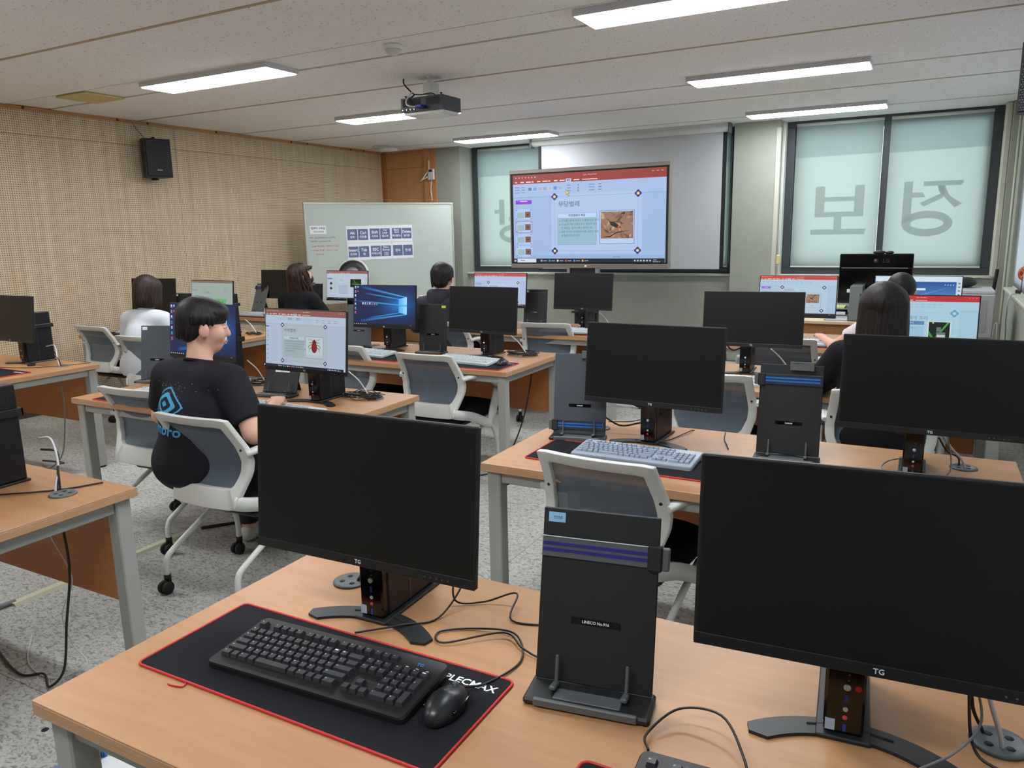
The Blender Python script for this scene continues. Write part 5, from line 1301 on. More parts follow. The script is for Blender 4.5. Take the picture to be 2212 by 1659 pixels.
def sheet(label, u, v, tiles):
    t = thing('key_poster', label, 'poster', None, 'keyboard key posters on the whiteboard')
    part('paper', MB().box(u, u + .29, -.0022, -.0008, v, v + .205), M_PAPER, t)
    for i, (lines) in enumerate(tiles):
        x0 = u + .012 + i * .137
        k = part('printed_key', MB().box(x0, x0 + .129, -.0030, -.0021, v + .034, v + .166), M_POSTK, t)
        tx = MB().at(Matrix.Rotation(PI / 2, 4, 'X'))
        en, ko = lines
        if en:
            els = en.split('\n')
            for q, e in enumerate(els):
                hh = .036 if len(els) == 1 else .026; w = text_mesh(e, True)[2]; wid = (w[1] - w[0]) / (w[3] - w[2]) * hh
                put_text(tx, e, x0 + .0645, v + (.104 if len(els) == 1 else .133 - q * .030), hh, .0033, min(wid, .114), 'c', None, True)
            kl_ = ko.split('\n')
            for q, e in enumerate(kl_):
                hh = .030 if len(kl_) == 1 else .02; w = text_mesh(e, True)[2]; wid = (w[1] - w[0]) / (w[3] - w[2]) * hh
                put_text(tx, e, x0 + .0645, v + (.058 if len(kl_) == 1 else .064 - q * .023), hh, .0033, min(wid, .114), 'c', None, True)
        else: put_text(tx, ko, x0 + .0645, v + .083, .036, .0033, None, 'c', None, True)
        part('lettering', tx, M_WHITE, k)
    t.matrix_world = MWB
sheet('poster sheet with the Alt and Ctrl keys', .506, 1.455, [('Alt', '알트'), ('Ctrl', '컨트롤')])
sheet('poster sheet with the Shift and Caps Lock keys', .797, 1.460, [('Shift', '시프트'), ('Caps\nLock', '캡스락')])
sheet('poster sheet with the Back Space and Delete keys', 1.090, 1.462, [('Back\nSpace', '백스페이스'), ('Delete', '딜리트')])
sheet('poster sheet with the Insert and Tab keys', .510, 1.247, [('Insert', '인서트'), ('Tab', '탭')])
sheet('poster sheet with the ESC and Print Screen keys', .800, 1.250, [('ESC', '이에스씨'), ('Print\nScreen', '프린트\n스크린')])
sheet('poster sheet with two Korean-only key names', 1.096, 1.252, [('', '한자'), ('', '한/영')])
nt = thing('wall_note', 'small white printed notice stuck at the left of the whiteboard', 'notice')
part('paper', MB().box(.06, .258, -.002, -.0008, 1.572, 1.668), M_PAPER, nt)
tx = MB().at(Matrix.Rotation(PI / 2, 4, 'X')); put_text(tx, '컴퓨터 교육실', .159, 1.625, .028, .0025, .17, 'c', None, True); put_text(tx, '무선-인터넷', .165, 1.588, .018, .0025, .12, 'c', None, True)
part('lettering', tx, M_RUBBER, nt); nt.matrix_world = MWB
hw = MB().at(Matrix.Rotation(PI / 2, 4, 'X'))
put_text(hw, 'Wifi : geomedu5G (one강의)', .045, 1.515, .024, .0012, .32); put_text(hw, '비밀번호 : geomedu1234', .055, 1.473, .022, .0012, .25)
h1 = part('black_handwriting', hw, M_RUBBER, wb); 
hw = MB().at(Matrix.Rotation(PI / 2, 4, 'X'))
put_text(hw, 'wifi Public Wifi Free', .072, 1.418, .020, .0012, .33); put_text(hw, 'no.ne 연결 .1234 = wifi', .082, 1.372, .018, .0012, .30); put_text(hw, '공공wifi', .115, 1.322, .018, .0012, .10)
part('red_handwriting', hw, M_RED, wb)

# round black fan in front of the board
fn = thing('pedestal_fan', 'round black-faced fan with a grey hub before the whiteboard', 'fan', TR(-6.18, 7.36, 0, 28))
Mf = Matrix.Translation((0, 0, 1.075)) @ Matrix.Rotation(math.radians(-12), 4, 'X') @ Matrix.Rotation(PI / 2, 4, 'X')
part('fan_rim', MB().tube([(.185 * math.cos(2 * PI * i / 36), .185 * math.sin(2 * PI * i / 36), 0) for i in range(36)], .016, 10, True), M_WHITEPL, fn, M=Mf)
part('fan_face', MB().lathe([(.09, .03), (.12, .034), (.16, .028), (.182, .008), (.182, -.03), (.09, -.05)], 36), M_BLACKPL, fn, M=Mf)
part('fan_hub', MB().lathe([(.092, .026), (.088, .036), (.05, .044), (.0, .046)], 28), mat('fan_hub_grey', S(150, 146, 150), .3, metal=.4), fn, M=Mf)
part('pole', MB().tube([(.0, .06, .03), (.0, .06, 1.0)], .014, 10), M_WHITEPL, fn)
part('fan_foot', MB().lathe([(.15, 0), (.15, .015), (.05, .03), (.0, .032)], 28, (0, .06, 0)), M_WHITEPL, fn)

# ================================================================== PROJECTOR
pj = thing('ceiling_projector', 'black projector hanging from a white ceiling mount', 'projector')
M_PJ = mat('projector_black', S(38, 40, 46), .5)
bod = MB().prism([(-3.60, 4.955), (-3.225, 4.95), (-3.225, 5.20), (-3.27, 5.225), (-3.56, 5.225), (-3.60, 5.19)], 2.445, 2.545)
part('body', bod, M_PJ, pj)
part('underside_cover', MB().prism([(-3.585, 4.975), (-3.24, 4.97), (-3.24, 5.19), (-3.28, 5.21), (-3.55, 5.21), (-3.585, 5.18)], 2.425, 2.446), mat('projector_cover', S(196, 200, 196), .25), pj)
vt = MB()
for i in range(9): vt.box(-3.58, -3.42, 4.949, 4.956, 2.482 + i * .006, 2.485 + i * .006).box(-3.37, -3.25, 4.949, 4.953, 2.482 + i * .006, 2.485 + i * .006)
part('vent_grille', vt, M_RUBBER, pj)
for i in range(7): part('connector', MB().box(-3.585 + i * .017, -3.573 + i * .017, 4.945, 4.955, 2.454, 2.466, .002), M_SILVER if i % 2 == 0 else M_GREYPL, pj)
part('vga_plug', MB().box(-3.435, -3.385, 4.905, 4.955, 2.463, 2.485, .004), M_DKBLUE, pj)
for x, y in ((-3.57, 4.98), (-3.26, 4.99)): part('foot_knob', MB().lathe([(.004, 2.545), (.004, 2.556), (.011, 2.558), (.011, 2.564), (.0, 2.565)], 10, (x, y, 0)), M_BLACKPL, pj)
part('mount_plate', MB().box(-3.50, -3.34, 5.02, 5.16, 2.545, 2.558, .003), M_WHITEPL, pj)
part('mount_box', MB().box(-3.455, -3.375, 5.04, 5.14, 2.575, 2.66, .004), M_WHITEPL, pj)
part('mount_arm', MB().box(-3.43, -3.40, 5.07, 5.11, 2.555, 2.70, .002), M_WHITEPL, pj)
for a in (0, 90): part('ceiling_bracket', MB().at(TR(-3.415, 5.09, 2.69, a + 20)).box(-.09, .09, -.012, .012, -.006, .010, .003), M_WHITEPL, pj)
cable('black cable from a ceiling hole to the projector', [(-3.62, 5.03, 2.705), (-3.61, 5.02, 2.66), (-3.545, 5.01, 2.60), (-3.51, 5.0, 2.57), (-3.53, 4.96, 2.54)], .006)
cable('white cable curling down to the blue plug of the projector', [(-3.52, 4.99, 2.59), (-3.53, 4.94, 2.54), (-3.52, 4.91, 2.50), (-3.48, 4.90, 2.475), (-3.437, 4.925, 2.473)], .006, M_CABLEW)
cable('thin black cable along the white projector mount', [(-3.51, 5.0, 2.575), (-3.45, 5.02, 2.572), (-3.37, 5.02, 2.575), (-3.34, 5.03, 2.56), (-3.35, 5.05, 2.548)], .004)

# ================================================================== WALL SPEAKERS
def grille_mat():
    m = mat('speaker_grille', S(34, 35, 40), .5)
    return m
def speaker(label, M):
    t = thing('wall_speaker', label, 'speaker', M @ Matrix.Scale(.92, 4), 'black wall loudspeakers')
    pol = [(-.135, -.10), (.135, -.10), (.135, .02), (.075, .11), (-.075, .11), (-.135, .02)]
    part('cabinet', MB().prism(pol, -.20, .20), M_BLACKPL2, t)
    g = MB()
    part('grille_panel', MB().box(-.125, .125, -.108, -.099, -.19, .19, .005), M_RUBBER, t)
    rows = 26; dots = MB()
    for j in range(rows):
        z = -.178 + j * .0142
        for i in range(17):
            x = -.114 + (i + .5 * (j % 2)) * .0138
            if x < .118: dots.box(x - .0045, x + .0045, -.1095, -.1079, z - .0038, z + .0038)
    part('grille_mesh', dots, mat('grille_dot', S(66, 68, 76), .4, metal=.5), t, kind='stuff')
    bd = part('badge', MB().box(-.03, .03, -.112, -.1095, -.15, -.105, .003), M_BLACKPL, t)
    tx = MB().at(Matrix.Rotation(PI / 2, 4, 'X')); put_text(tx, 'INTER-M', 0, -.132, .010, .1125, .05, 'c', None, True); part('badge_print', tx, M_WHITE, bd)
    for z, s_ in ((.20, 1), (-.20, -1)): part('bracket_knob', MB().lathe([(.006, 0), (.006, s_ * .012), (.016, s_ * .014), (.016, s_ * .024), (.0, s_ * .025)], 12, (0, 0, z)), M_BLACKPL, t)
    part('wall_bracket', MB().box(-.02, .02, .10, .14, -.22, .22, .004).box(-.015, .015, 0, .12, .21, .222, .002).box(-.015, .015, 0, .12, -.222, -.21, .002), M_BLACKPL, t)
    return t
speaker('black loudspeaker mounted high on the perforated wall', TR(-6.88, 5.30, 2.335, 70))
speaker('black loudspeaker cut off at the right edge', TR(.50, 5.15, 2.30, -32))
cable('thin cable from the ceiling to the left loudspeaker', [(-7.005, 5.17, 2.69), (-6.99, 5.20, 2.62), (-6.95, 5.25, 2.54)], .004, M_CABLEG)

# wireless router on the pillar
rt = thing('wifi_router', 'white wireless router with antennas mounted high on the wall corner', 'router')
part('router_body', MB().box(-6.205, -6.10, 9.08, 9.115, 2.275, 2.425, .01), M_WHITEPL, rt)
part('display_window', MB().box(-6.18, -6.125, 9.076, 9.081, 2.385, 2.415, .002), M_RUBBER, rt)
for p, q in (((-6.19, 9.1, 2.42), (-6.19, 9.1, 2.54)), ((-6.20, 9.1, 2.40), (-6.30, 9.06, 2.27)), ((-6.20, 9.1, 2.33), (-6.32, 9.06, 2.265))): part('antenna', MB().tube([p, q], .007, 8), M_WHITE, rt)
part('cord', MB().tube(smooth_path([(-6.15, 9.1, 2.275), (-6.15, 9.09, 2.22), (-6.17, 9.1, 2.15), (-6.15, 9.10, 2.0)], 5), .005, 6), M_WHITE, rt)

# ================================================================== TEACHER AREA
td = thing('teacher_desk', 'brown wooden teacher desk behind the far right row', 'desk')
part('desktop', MB().box(-1.12, .14, 7.06, 7.74, .715, .742, .003), mat('pale_laminate', S(206, 182, 150), .45), td)
part('front_panel', MB().box(-1.10, .12, 7.10, 7.12, .05, .715, .003), M_DESK, td)
for x in (-1.10, .10): part('side_panel', MB().box(x, x + .02, 7.12, 7.72, .0, .715, .002), M_DESK, td)
lg_ = thing('large_monitor', 'large glossy black monitor seen from behind on the teacher desk', 'monitor', TR(-.415, 7.40, .742))
part('back_shell', MB().box(-.29, .29, -.02, .02, .13, .56, .008), M_GLOSSBLK, lg_)
part('lower_shell', MB().box(-.288, .288, -.035, -.02, .13, .44, .006), M_GLOSSBLK, lg_)
part('seam_strip', MB().box(-.27, .25, -.038, -.034, .436, .442, .001), M_SILVER, lg_)
lx = MB().at(Matrix.Rotation(PI / 2, 4, 'X')); put_text(lx, 'LG', .08, .485, .032, .0212, None, 'c', None, True); lx.lathe([(.0, .0), (.02, .0), (.02, .0004), (.0, .0004)], 20, (.0, .50, .0208))
part('logo', lx, mat('dim_logo', S(44, 38, 38), .4), lg_, 'dim LG logo')
part('label_sticker', MB().box(-.215, -.13, -.0365, -.035, .225, .255), M_PAPER, lg_)
part('stand_neck', MB().box(-.03, .03, -.02, .02, .012, .2, .004), M_BLACKPL, lg_)
part('stand_foot', MB().box(-.13, .13, -.09, .09, 0, .014, .004), M_BLACKPL, lg_)
part('webcam', MB().ell((.02, 0, .572), (.05, .02, .018), 16, 8).ell((.10, 0, .570), (.035, .02, .015), 16, 8), M_BLACKPL, lg_)
dt = thing('document_tray', 'dark letter tray stacked with papers on the teacher desk', 'tray', TR(-.68, 7.22, .742))
for k in range(3): part('tray_level', MB().box(-.10, .10, -.12, .12, .05 * k, .05 * k + .006, .002), M_GREYPL, dt)
part('paper_stack', MB().box(-.085, .09, -.11, .10, .006, .045, .001), M_PAPER, dt); part('paper_stack', MB().box(-.09, .07, -.11, .10, .056, .08, .001), M_PAPER, dt); part('paper_stack', MB().box(-.095, .06, -.11, .10, .106, .12, .001), mat('green_paper', S(190, 206, 140), .8), dt)
bx = thing('grey_case', 'grey upright computer case standing on the teacher desk', 'computer', TR(-.535, 7.20, .742))
part('case_body', MB().box(-.05, .05, -.10, .25, .0, .30, .004), M_GREYPL, bx); part('case_front', MB().box(-.048, .048, -.104, -.10, .01, .29, .001), mat('case_front', S(116, 120, 122), .5), bx)
bk = ob('paper_sheet', MB().box(-.78, -.59, 7.08, 7.20, .742, .744), M_PAPER, None, 'white paper sheet lying on the teacher desk edge', 'paper')
ph = thing('pen_holder', 'pens standing in a holder beside the large black monitor', 'pen holder', TR(-.225, 7.20, .742))
part('cup', MB().lathe([(.03, 0), (.035, .1), (.031, .1), (.027, .01)], 16), M_BLACKPL, ph)
for i, c in enumerate((M_BLUE, M_SILVER, M_WHITE, M_NAVY)): part('pen', MB().tube([(.01 * math.cos(i * 1.6), .01 * math.sin(i * 1.6), .01), (.025 * math.cos(i * 1.6), .025 * math.sin(i * 1.6), .20 + .03 * (i % 2))], .006, 8), c, ph)
pr = thing('office_printer', 'grey office printer standing by the window corner', 'printer', TR(.345, 7.62, 0))
M_PRN = mat('printer_grey', S(164, 165, 163), .5)
part('cabinet', MB().box(-.14, .14, -.25, .25, 0, .45, .006), M_PRN, pr)
part('printer_body', MB().box(-.145, .145, -.26, .26, .455, .97, .01), M_PRN, pr)
part('paper_drawer', MB().box(-.13, .13, -.266, -.259, .50, .62, .003), mat('printer_dark', S(120, 122, 122), .5), pr)
part('door_seam', MB().box(-.12, .09, -.2625, -.2605, .66, .92, .001), mat('printer_door', S(150, 152, 150), .5), pr)
part('lid', MB().box(-.14, .14, -.24, .25, .97, 1.0, .006), mat('printer_lid', S(186, 188, 188), .4), pr)
ob('black_bag', MB().ell((.27, 7.75, 1.045), (.10, .12, .045), 20, 10), M_BLACKPL, None, 'black rounded case lying on top of the grey printer', 'case')
gd = thing('cleaning_brush', 'long-handled tool with orange middle leaning in the window corner', 'broom')
P0, P1 = Vector((.50, 8.95, .0)), Vector((.59, 9.06, 1.09)); L_ = lambda t: tuple(P0.lerp(P1, t))
part('handle_grip', MB().tube([L_(.78), L_(1)], .017, 10), M_RUBBER, gd); part('handle_tube', MB().tube([L_(.50), L_(.78)], .012, 10), mat('orange_handle', S(206, 96, 40), .5), gd); part('handle_rod', MB().tube([L_(.06), L_(.50)], .010, 10), M_BLACKPL, gd)
part('brush_head', MB().box(.36, .60, 8.90, 8.99, 0, .07, .01), M_BLACKPL, gd)
g2 = thing('mop_handle', 'thin grey folded rack leaning beside the orange-handled tool', 'rack')
part('rack_frame', MB().tube(smooth_path([(.56, 8.9, .0), (.60, 8.95, .45), (.615, 8.95, .56), (.63, 8.9, .50), (.635, 8.85, .0)], 5), .008, 8), M_STEEL, g2)
ff = thing('mini_fan', 'small red desk fan on the side window sill', 'fan', TR(.715, 7.85, .945, -60))
part('fan_base', MB().box(-.045, .045, -.045, .045, 0, .035, .008), M_BLACKPL, ff)
part('fan_handle', MB().tube([(0, 0, .03), (0, 0, .12)], .02, 12), mat('fan_purple', S(70, 50, 90), .5), ff)
part('fan_cage', MB().lathe([(.0, -.03), (.05, -.03), (.062, -.012), (.062, .012), (.05, .03), (.0, .03)], 24, (0, 0, .17), 'y'), mat('fan_red', S(170, 40, 44), .4), ff)
sp_ = MB()
for i in range(16): a = 2 * PI * i / 16; sp_.tube([(.02 * math.cos(a), -.033, .17 + .02 * math.sin(a)), (.052 * math.cos(a), -.032, .17 + .052 * math.sin(a))], .0022, 5)
part('fan_spokes', sp_, mat('fan_yellow', S(220, 170, 120), .4), ff)
cable('white cable hanging from the side window sill', [(.66, 7.75, .95), (.61, 7.72, .93), (.60, 7.70, .75), (.61, 7.72, .5), (.58, 7.70, .3), (.55, 7.7, .1)], .005, M_CABLEW)
dk = ob('black_box', MB().box(-3.96, -3.70, 6.02, 6.14, DH, DH + .34, .004), M_BLACKPL2, None, 'black upright case behind the boy with dark jacket, far middle desk', 'case')
# ================================================================== PEOPLE  (implicit surfaces turned into one smooth mesh each)
def seg_dist(X, a, b, ra, rb):
    a = np.array(a, float); b = np.array(b, float); ab = b - a; L2 = max(1e-9, ab @ ab)
    t = np.clip(((X - a) @ ab) / L2, 0, 1)
    q = X - a - t[..., None] * ab
    return np.sqrt((q * q).sum(-1)) - (ra + (rb - ra) * t)
def ell_dist(X, c, r, R=None):
    q = X - np.array(c, float)
    if R is not None: q = q @ R
    r = np.array(r, float); k0 = np.sqrt(((q / r) ** 2).sum(-1)); k1 = np.sqrt(((q / (r * r)) ** 2).sum(-1)) + 1e-9
    return k0 * (k0 - 1) / k1
def field(prims, res, pad=.03, k=.03):
    """prims: ('c', a, b, ra, rb[, k]) or ('e', c, r[, R[, k]])"""
    lo = np.full(3, 1e9); hi = np.full(3, -1e9); bbs = []
    for p in prims:
        if p[0] == 'c': pts = np.array([p[1], p[2]], float); m = max(p[3], p[4])
        else: pts = np.array([p[1]], float); m = max(p[2])
        a, b = pts.min(0) - m, pts.max(0) + m; bbs.append((a, b)); lo = np.minimum(lo, a); hi = np.maximum(hi, b)
    lo -= pad; hi += pad
    n = np.ceil((hi - lo) / res).astype(int) + 1
    ax = [lo[i] + res * np.arange(n[i]) for i in range(3)]
    D = np.full(n, .2, np.float64)
    for p, (a, b) in zip(prims, bbs):
        i0 = np.maximum(0, ((a - .06 - lo) / res).astype(int)); i1 = np.minimum(n, ((b + .06 - lo) / res).astype(int) + 2)
        sl = tuple(slice(i0[q], i1[q]) for q in range(3))
        G = np.stack(np.meshgrid(ax[0][sl[0]], ax[1][sl[1]], ax[2][sl[2]], indexing='ij'), -1)
        if p[0] == 'c': d = seg_dist(G, p[1], p[2], p[3], p[4]); kk = p[5] if len(p) > 5 else k
        else: d = ell_dist(G, p[1], p[2], p[3] if len(p) > 3 else None); kk = p[4] if len(p) > 4 else k
        A = D[sl]; h = np.clip(.5 + .5 * (A - d) / kk, 0, 1); D[sl] = A * (1 - h) + d * h - kk * h * (1 - h)
    return D, lo, res
def polygonise(D, lo, res):
    """surface nets"""
    S_ = D < 0
    nx, ny, nz = D.shape
    c = [(0,0,0),(1,0,0),(0,1,0),(1,1,0),(0,0,1),(1,0,1),(0,1,1),(1,1,1)]
    cnt = np.zeros((nx - 1, ny - 1, nz - 1), np.int8)
    for dx, dy, dz in c: cnt += S_[dx:nx - 1 + dx, dy:ny - 1 + dy, dz:nz - 1 + dz]
    act = np.argwhere((cnt > 0) & (cnt < 8))
    if len(act) == 0: return [], []
    idx = -np.ones((nx - 1, ny - 1, nz - 1), np.int64); idx[tuple(act.T)] = np.arange(len(act))
    P = np.zeros((len(act), 3)); W_ = np.zeros(len(act))
    vals = [D[act[:, 0] + d[0], act[:, 1] + d[1], act[:, 2] + d[2]] for d in c]
    for a in range(8):
        for b in range(a + 1, 8):
            if sum(abs(c[a][q] - c[b][q]) for q in range(3)) != 1: continue
            va, vb = vals[a], vals[b]; m = (va < 0) != (vb < 0)
            t = np.where(m, va / np.where(va - vb == 0, 1, va - vb), 0)
            pt = np.array(c[a])[None] + t[:, None] * (np.array(c[b]) - np.array(c[a]))[None]
            P[m] += pt[m]; W_[m] += 1
    P = (P / W_[:, None] + act) * res + lo
    F = []
    for ax in range(3):
        o = [q for q in range(3) if q != ax]
        A = S_.take(range(0, D.shape[ax] - 1), ax); B = S_.take(range(1, D.shape[ax]), ax)
        e = np.argwhere(A != B)
        ok = np.all([(e[:, q] > 0) & (e[:, q] < D.shape[q] - 1) for q in o], 0); e = e[ok]
        inside = A[tuple(e.T)]
        def cell(d0, d1):
            g = e.copy(); g[:, o[0]] -= d0; g[:, o[1]] -= d1; return idx[tuple(g.T)]
        q = np.stack([cell(1, 1), cell(0, 1), cell(0, 0), cell(1, 0)], 1)
        flip = inside if ax != 1 else ~inside
        q[~flip] = q[~flip][:, ::-1]
        F.append(q)
    F = np.concatenate(F)
    F = F[(F >= 0).all(1)]
    return P, F
def sdf_object(name, prims, m, parent, res=.010, k=.03, cut=None, label=None, mesh_only=False):
    D, lo, r = field(prims, res, k=k)
    if cut is not None:
        n = D.shape; ax = [lo[i] + r * np.arange(n[i]) for i in range(3)]
        X, Y, Z = np.meshgrid(*ax, indexing='ij'); D = np.maximum(D, cut(X, Y, Z))
    P, F = polygonise(D, lo, r)
    me = bpy.data.meshes.new(name); me.from_pydata(P.tolist(), [], F.tolist()); me.polygons.foreach_set('use_smooth', [True] * len(F)); me.update()
    me.materials.append(m)
    return link(name, me, None, parent, label)

def hair_mat(name, c1, c2):
    m = bpy.data.materials.new(name); m.use_nodes = True; nt = m.node_tree; N = nt.nodes; L = nt.links; b = N['Principled BSDF']
    tc = N.new('ShaderNodeTexCoord'); mp = N.new('ShaderNodeMapping'); mp.inputs['Scale'].default_value = (60, 60, 5); L.new(tc.outputs['Object'], mp.inputs['Vector'])
    n1 = N.new('ShaderNodeTexNoise'); n1.inputs['Scale'].default_value = 2.2; n1.inputs['Detail'].default_value = 4; L.new(mp.outputs[0], n1.inputs['Vector'])
    r = N.new('ShaderNodeValToRGB'); r.color_ramp.elements[0].color = c1; r.color_ramp.elements[1].color = c2; r.color_ramp.elements[0].position = .35; r.color_ramp.elements[1].position = .7
    L.new(n1.outputs['Fac'], r.inputs[0]); L.new(r.outputs[0], b.inputs['Base Color'])
    bp = N.new('ShaderNodeBump'); bp.inputs['Strength'].default_value = .45; bp.inputs['Distance'].default_value = .004; L.new(n1.outputs['Fac'], bp.inputs['Height']); L.new(bp.outputs[0], b.inputs['Normal'])
    b.inputs['Roughness'].default_value = .5; b.inputs['Specular IOR Level'].default_value = .3
    return m
M_HAIRB = hair_mat('black_hair', S(16, 15, 17), S(44, 40, 40))
M_HAIRBR = hair_mat('dark_brown_hair', S(26, 19, 18), S(66, 46, 40))
M_HAIRDK = hair_mat('straight_dark_hair', S(18, 14, 14), S(48, 38, 35))
M_LIP = mat('lips', S(188, 110, 104), .5); M_EYEW = mat('eye_white', S(225, 222, 216), .3); M_IRIS = mat('iris', S(30, 20, 16), .2)
def rot(axis, deg):
    return np.array(Matrix.Rotation(math.radians(deg), 3, axis))

HEAD_Z = 1.175
def person(label, x, y, yaw, head_yaw, shirt_m, pants_m, arms, sleeve=1.0, lean=0.0, hunch=0.0, sc=1.0, wide=1.0, head_tilt=0.0, head_off=(0, 0, 0), collar=.0, hood=False, res=.011):
    """seated figure, pelvis over the origin facing +y; arms: [(elbow, wrist)] left (-x) then right (+x)"""
    t = thing('person', label, 'person')
    hip = np.array([0, -.02, .53]); ch = np.array([0, .02 + lean * .6, .80]); up = np.array([0, .02 + lean * .9 + hunch, .955]); nk = np.array([0, .03 + lean + hunch, 1.035]); 
    hc = np.array([0, .062 + lean + hunch, HEAD_Z]) + np.array(head_off)
    Rh = rot('Z', head_yaw) @ rot('X', head_tilt)
    H = lambda p: hc + Rh @ np.array(p, float)
    w = wide
    torso = [('e', hip + [0, .0, .03], (.155 * w, .115 * w, .12)), ('c', hip + [-.05 * w, .0, .05], hip + [.05 * w, .0, .05], .105 * w, .105 * w), ('c', hip + [0, .01, .08], ch, .125 * w, .125 * w), ('e', ch + [0, .0, -.02], (.165 * w, .112 * w, .16)), ('e', up + [0, -.01, -.03], (.165 * w, .085 * w, .09)),
             ('c', up + [-.10 * w, -.008, .0], up + [.10 * w, -.008, .0], .058 * w, .058 * w), ('c', up + [0, -.01, .02], nk + [0, -.008, .0], .060, .052)]
    sh = [up + [-.165 * w, -.008, -.012], up + [.165 * w, -.008, -.012]]
    armp = []; hands = []
    for q, s in enumerate((-1, 1)):
        el, wr = np.array(arms[q][0], float), np.array(arms[q][1], float)
        armp += [('c', sh[q], el, .052 * w, .040 * w), ('c', el, wr, .040 * w, .026)]
        d = (wr - el) / np.linalg.norm(wr - el); side = np.cross(d, [0, 0, 1.0]); side /= np.linalg.norm(side) + 1e-9; dn = np.array([0, 0, -1.0])
        pm = wr + d * .045
        hands += [('c', wr, wr + d * .03, .025, .026), ('e', pm + d * .012, (.040, .040, .017), None, .012)]
        for f, (o, l) in enumerate(((-.028, .052), (-.010, .062), (.009, .060), (.026, .048))):
            b0 = wr + d * .068 + side * o; b1 = b0 + d * l * .55 + np.array([0, 0, .006]); b2 = b1 + d * l * .45 + dn * .020
            hands += [('c', b0, b1, .0092, .0086, .006), ('c', b1, b2, .0086, .0076, .006)]
        tb = wr + d * .030 + side * (-s) * .028
        hands += [('c', tb, tb + d * .035 + side * (-s) * .016, .0105, .0095, .008), ('c', tb + d * .035 + side * (-s) * .016, tb + d * .062 + side * (-s) * .014 + dn * .008, .0095, .008, .006)]
    legs = []
    for s in (-1, 1):
        kn = np.array([s * .115 * w, .40, .515]); an = np.array([s * .12 * w, .42, .10])
        legs += [('c', hip + [s * .085 * w, .02, 0], kn, .082 * w, .060), ('c', kn, an, .056, .040)]
    feet = []
    for s in (-1, 1): feet += [('c', (s * .12 * w, .40, .045), (s * .12 * w, .57, .038), .042, .036)]
    head = [('e', H((0, -.008, .035)), (.076, .092, .088), Rh, .02), ('e', H((0, .030, -.035)), (.062, .066, .082), Rh, .03), ('e', H((0, .045, -.085)), (.036, .036, .03), Rh, .03), ('c', nk + [0, -.008, -.03], H((0, -.018, -.045)), .050, .050, .02),
            ('c', H((0, .094, .012)), H((0, .110, -.028)), .009, .014, .014), ('e', H((0, .096, -.064)), (.022, .012, .010), Rh, .012), ('e', H((-.045, .062, -.030)), (.022, .022, .024), Rh, .03), ('e', H((.045, .062, -.030)), (.022, .022, .024), Rh, .03)]
    for s in (-1, 1):
        head += [('e', H((s * .084, -.006, -.014)), (.013, .024, .035), Rh @ rot('Z', s * -18), .006)]
    body = torso + armp + hands + legs + head
    sdf_object('body', body, M_SKIN, t, res * .82, .024)
    # face details
    ed = MB(); ir = MB(); br = MB()
    for s in (-1, 1):
        e0 = H((s * .030, .086, .004)); ed.ell(tuple(e0), (.0115, .0085, .006), 12, 8); i0 = H((s * .030, .0935, .004)); ir.ell(tuple(i0), (.005, .003, .005), 10, 6)
        br.tube([tuple(H((s * .016, .093, .024))), tuple(H((s * .032, .090, .029))), tuple(H((s * .048, .078, .024)))], .0028, 5)
    part('eye', ed, M_EYEW, t); part('iris', ir, M_IRIS, t); part('eyebrow', br, M_HAIRB, t)
    part('lips', MB().tube([tuple(H((-.019, .098, -.062))), tuple(H((0, .107, -.060))), tuple(H((.019, .098, -.062)))], .0045, 6), M_LIP, t)
    # clothes: the body prims grown, cut cleanly
    g = .012
    grow = lambda P, a: [(p[0], p[1], p[2], p[3] + a, p[4] + a) + tuple(p[5:]) if p[0] == 'c' else (p[0], p[1], tuple(np.array(p[2]) + a)) + tuple(p[3:]) for p in P]
    slv = []
    for q in range(2):
        el, wr = np.array(arms[q][0], float), np.array(arms[q][1], float)
        end = sh[q] + (el - sh[q]) * min(1, sleeve); slv.append(('c', sh[q], end, .052 * w + .018, (.052 + (.040 - .052) * min(1, sleeve)) * w + (.022 if sleeve < 1 else .012)))
        if sleeve > 1: slv.append(('c', el, el + (wr - el) * (sleeve - 1), .040 * w + .012, .03 + .010))
    cloth = grow(torso[:-1], g) + slv + [('c', up + [0, -.01, .012], nk + [0, -.012, -.028 + collar], .066, .058)]
    nkz = nk[2] - .012 + collar; nky = nk[1]
    def cut(X, Y, Z):
        d = np.maximum(.50 - Z, Z - (nkz + .35 * (nky - Y)))
        for q in range(2):
            if sleeve < 1:
                el = np.array(arms[q][0], float); a = sh[q]; e = a + (el - a) * sleeve; dv = (e - a) / np.linalg.norm(e - a)
                pl = (X - e[0]) * dv[0] + (Y - e[1]) * dv[1] + (Z - e[2]) * dv[2]
                near = np.sqrt((X - e[0]) ** 2 + (Y - e[1]) ** 2 + (Z - e[2]) ** 2) - .11
                d = np.maximum(d, np.minimum(pl, -near))
        return d
    shirt = sdf_object('shirt', cloth, shirt_m, t, res * .9, .03, cut)
    part('neckband', MB().tube([(nk[0] + .0575 * math.cos(a), nky - .012 + .062 * math.sin(a), nkz - .004 - .35 * .062 * math.sin(a)) for a in [2 * PI * i / 24 for i in range(24)]], .007, 6, True), shirt_m, t)
    pants = grow(legs, .012) + grow(torso[:2], .010)
    sdf_object('trousers', pants, pants_m, t, res * 1.2, .03, lambda X, Y, Z: np.maximum(Z - .60, .10 - Z))
    sdf_object('shoes', feet, M_WHITEPL, t, res * .9, .02, lambda X, Y, Z: .004 - Z)
    return t, H, Rh, shirt, nk, up
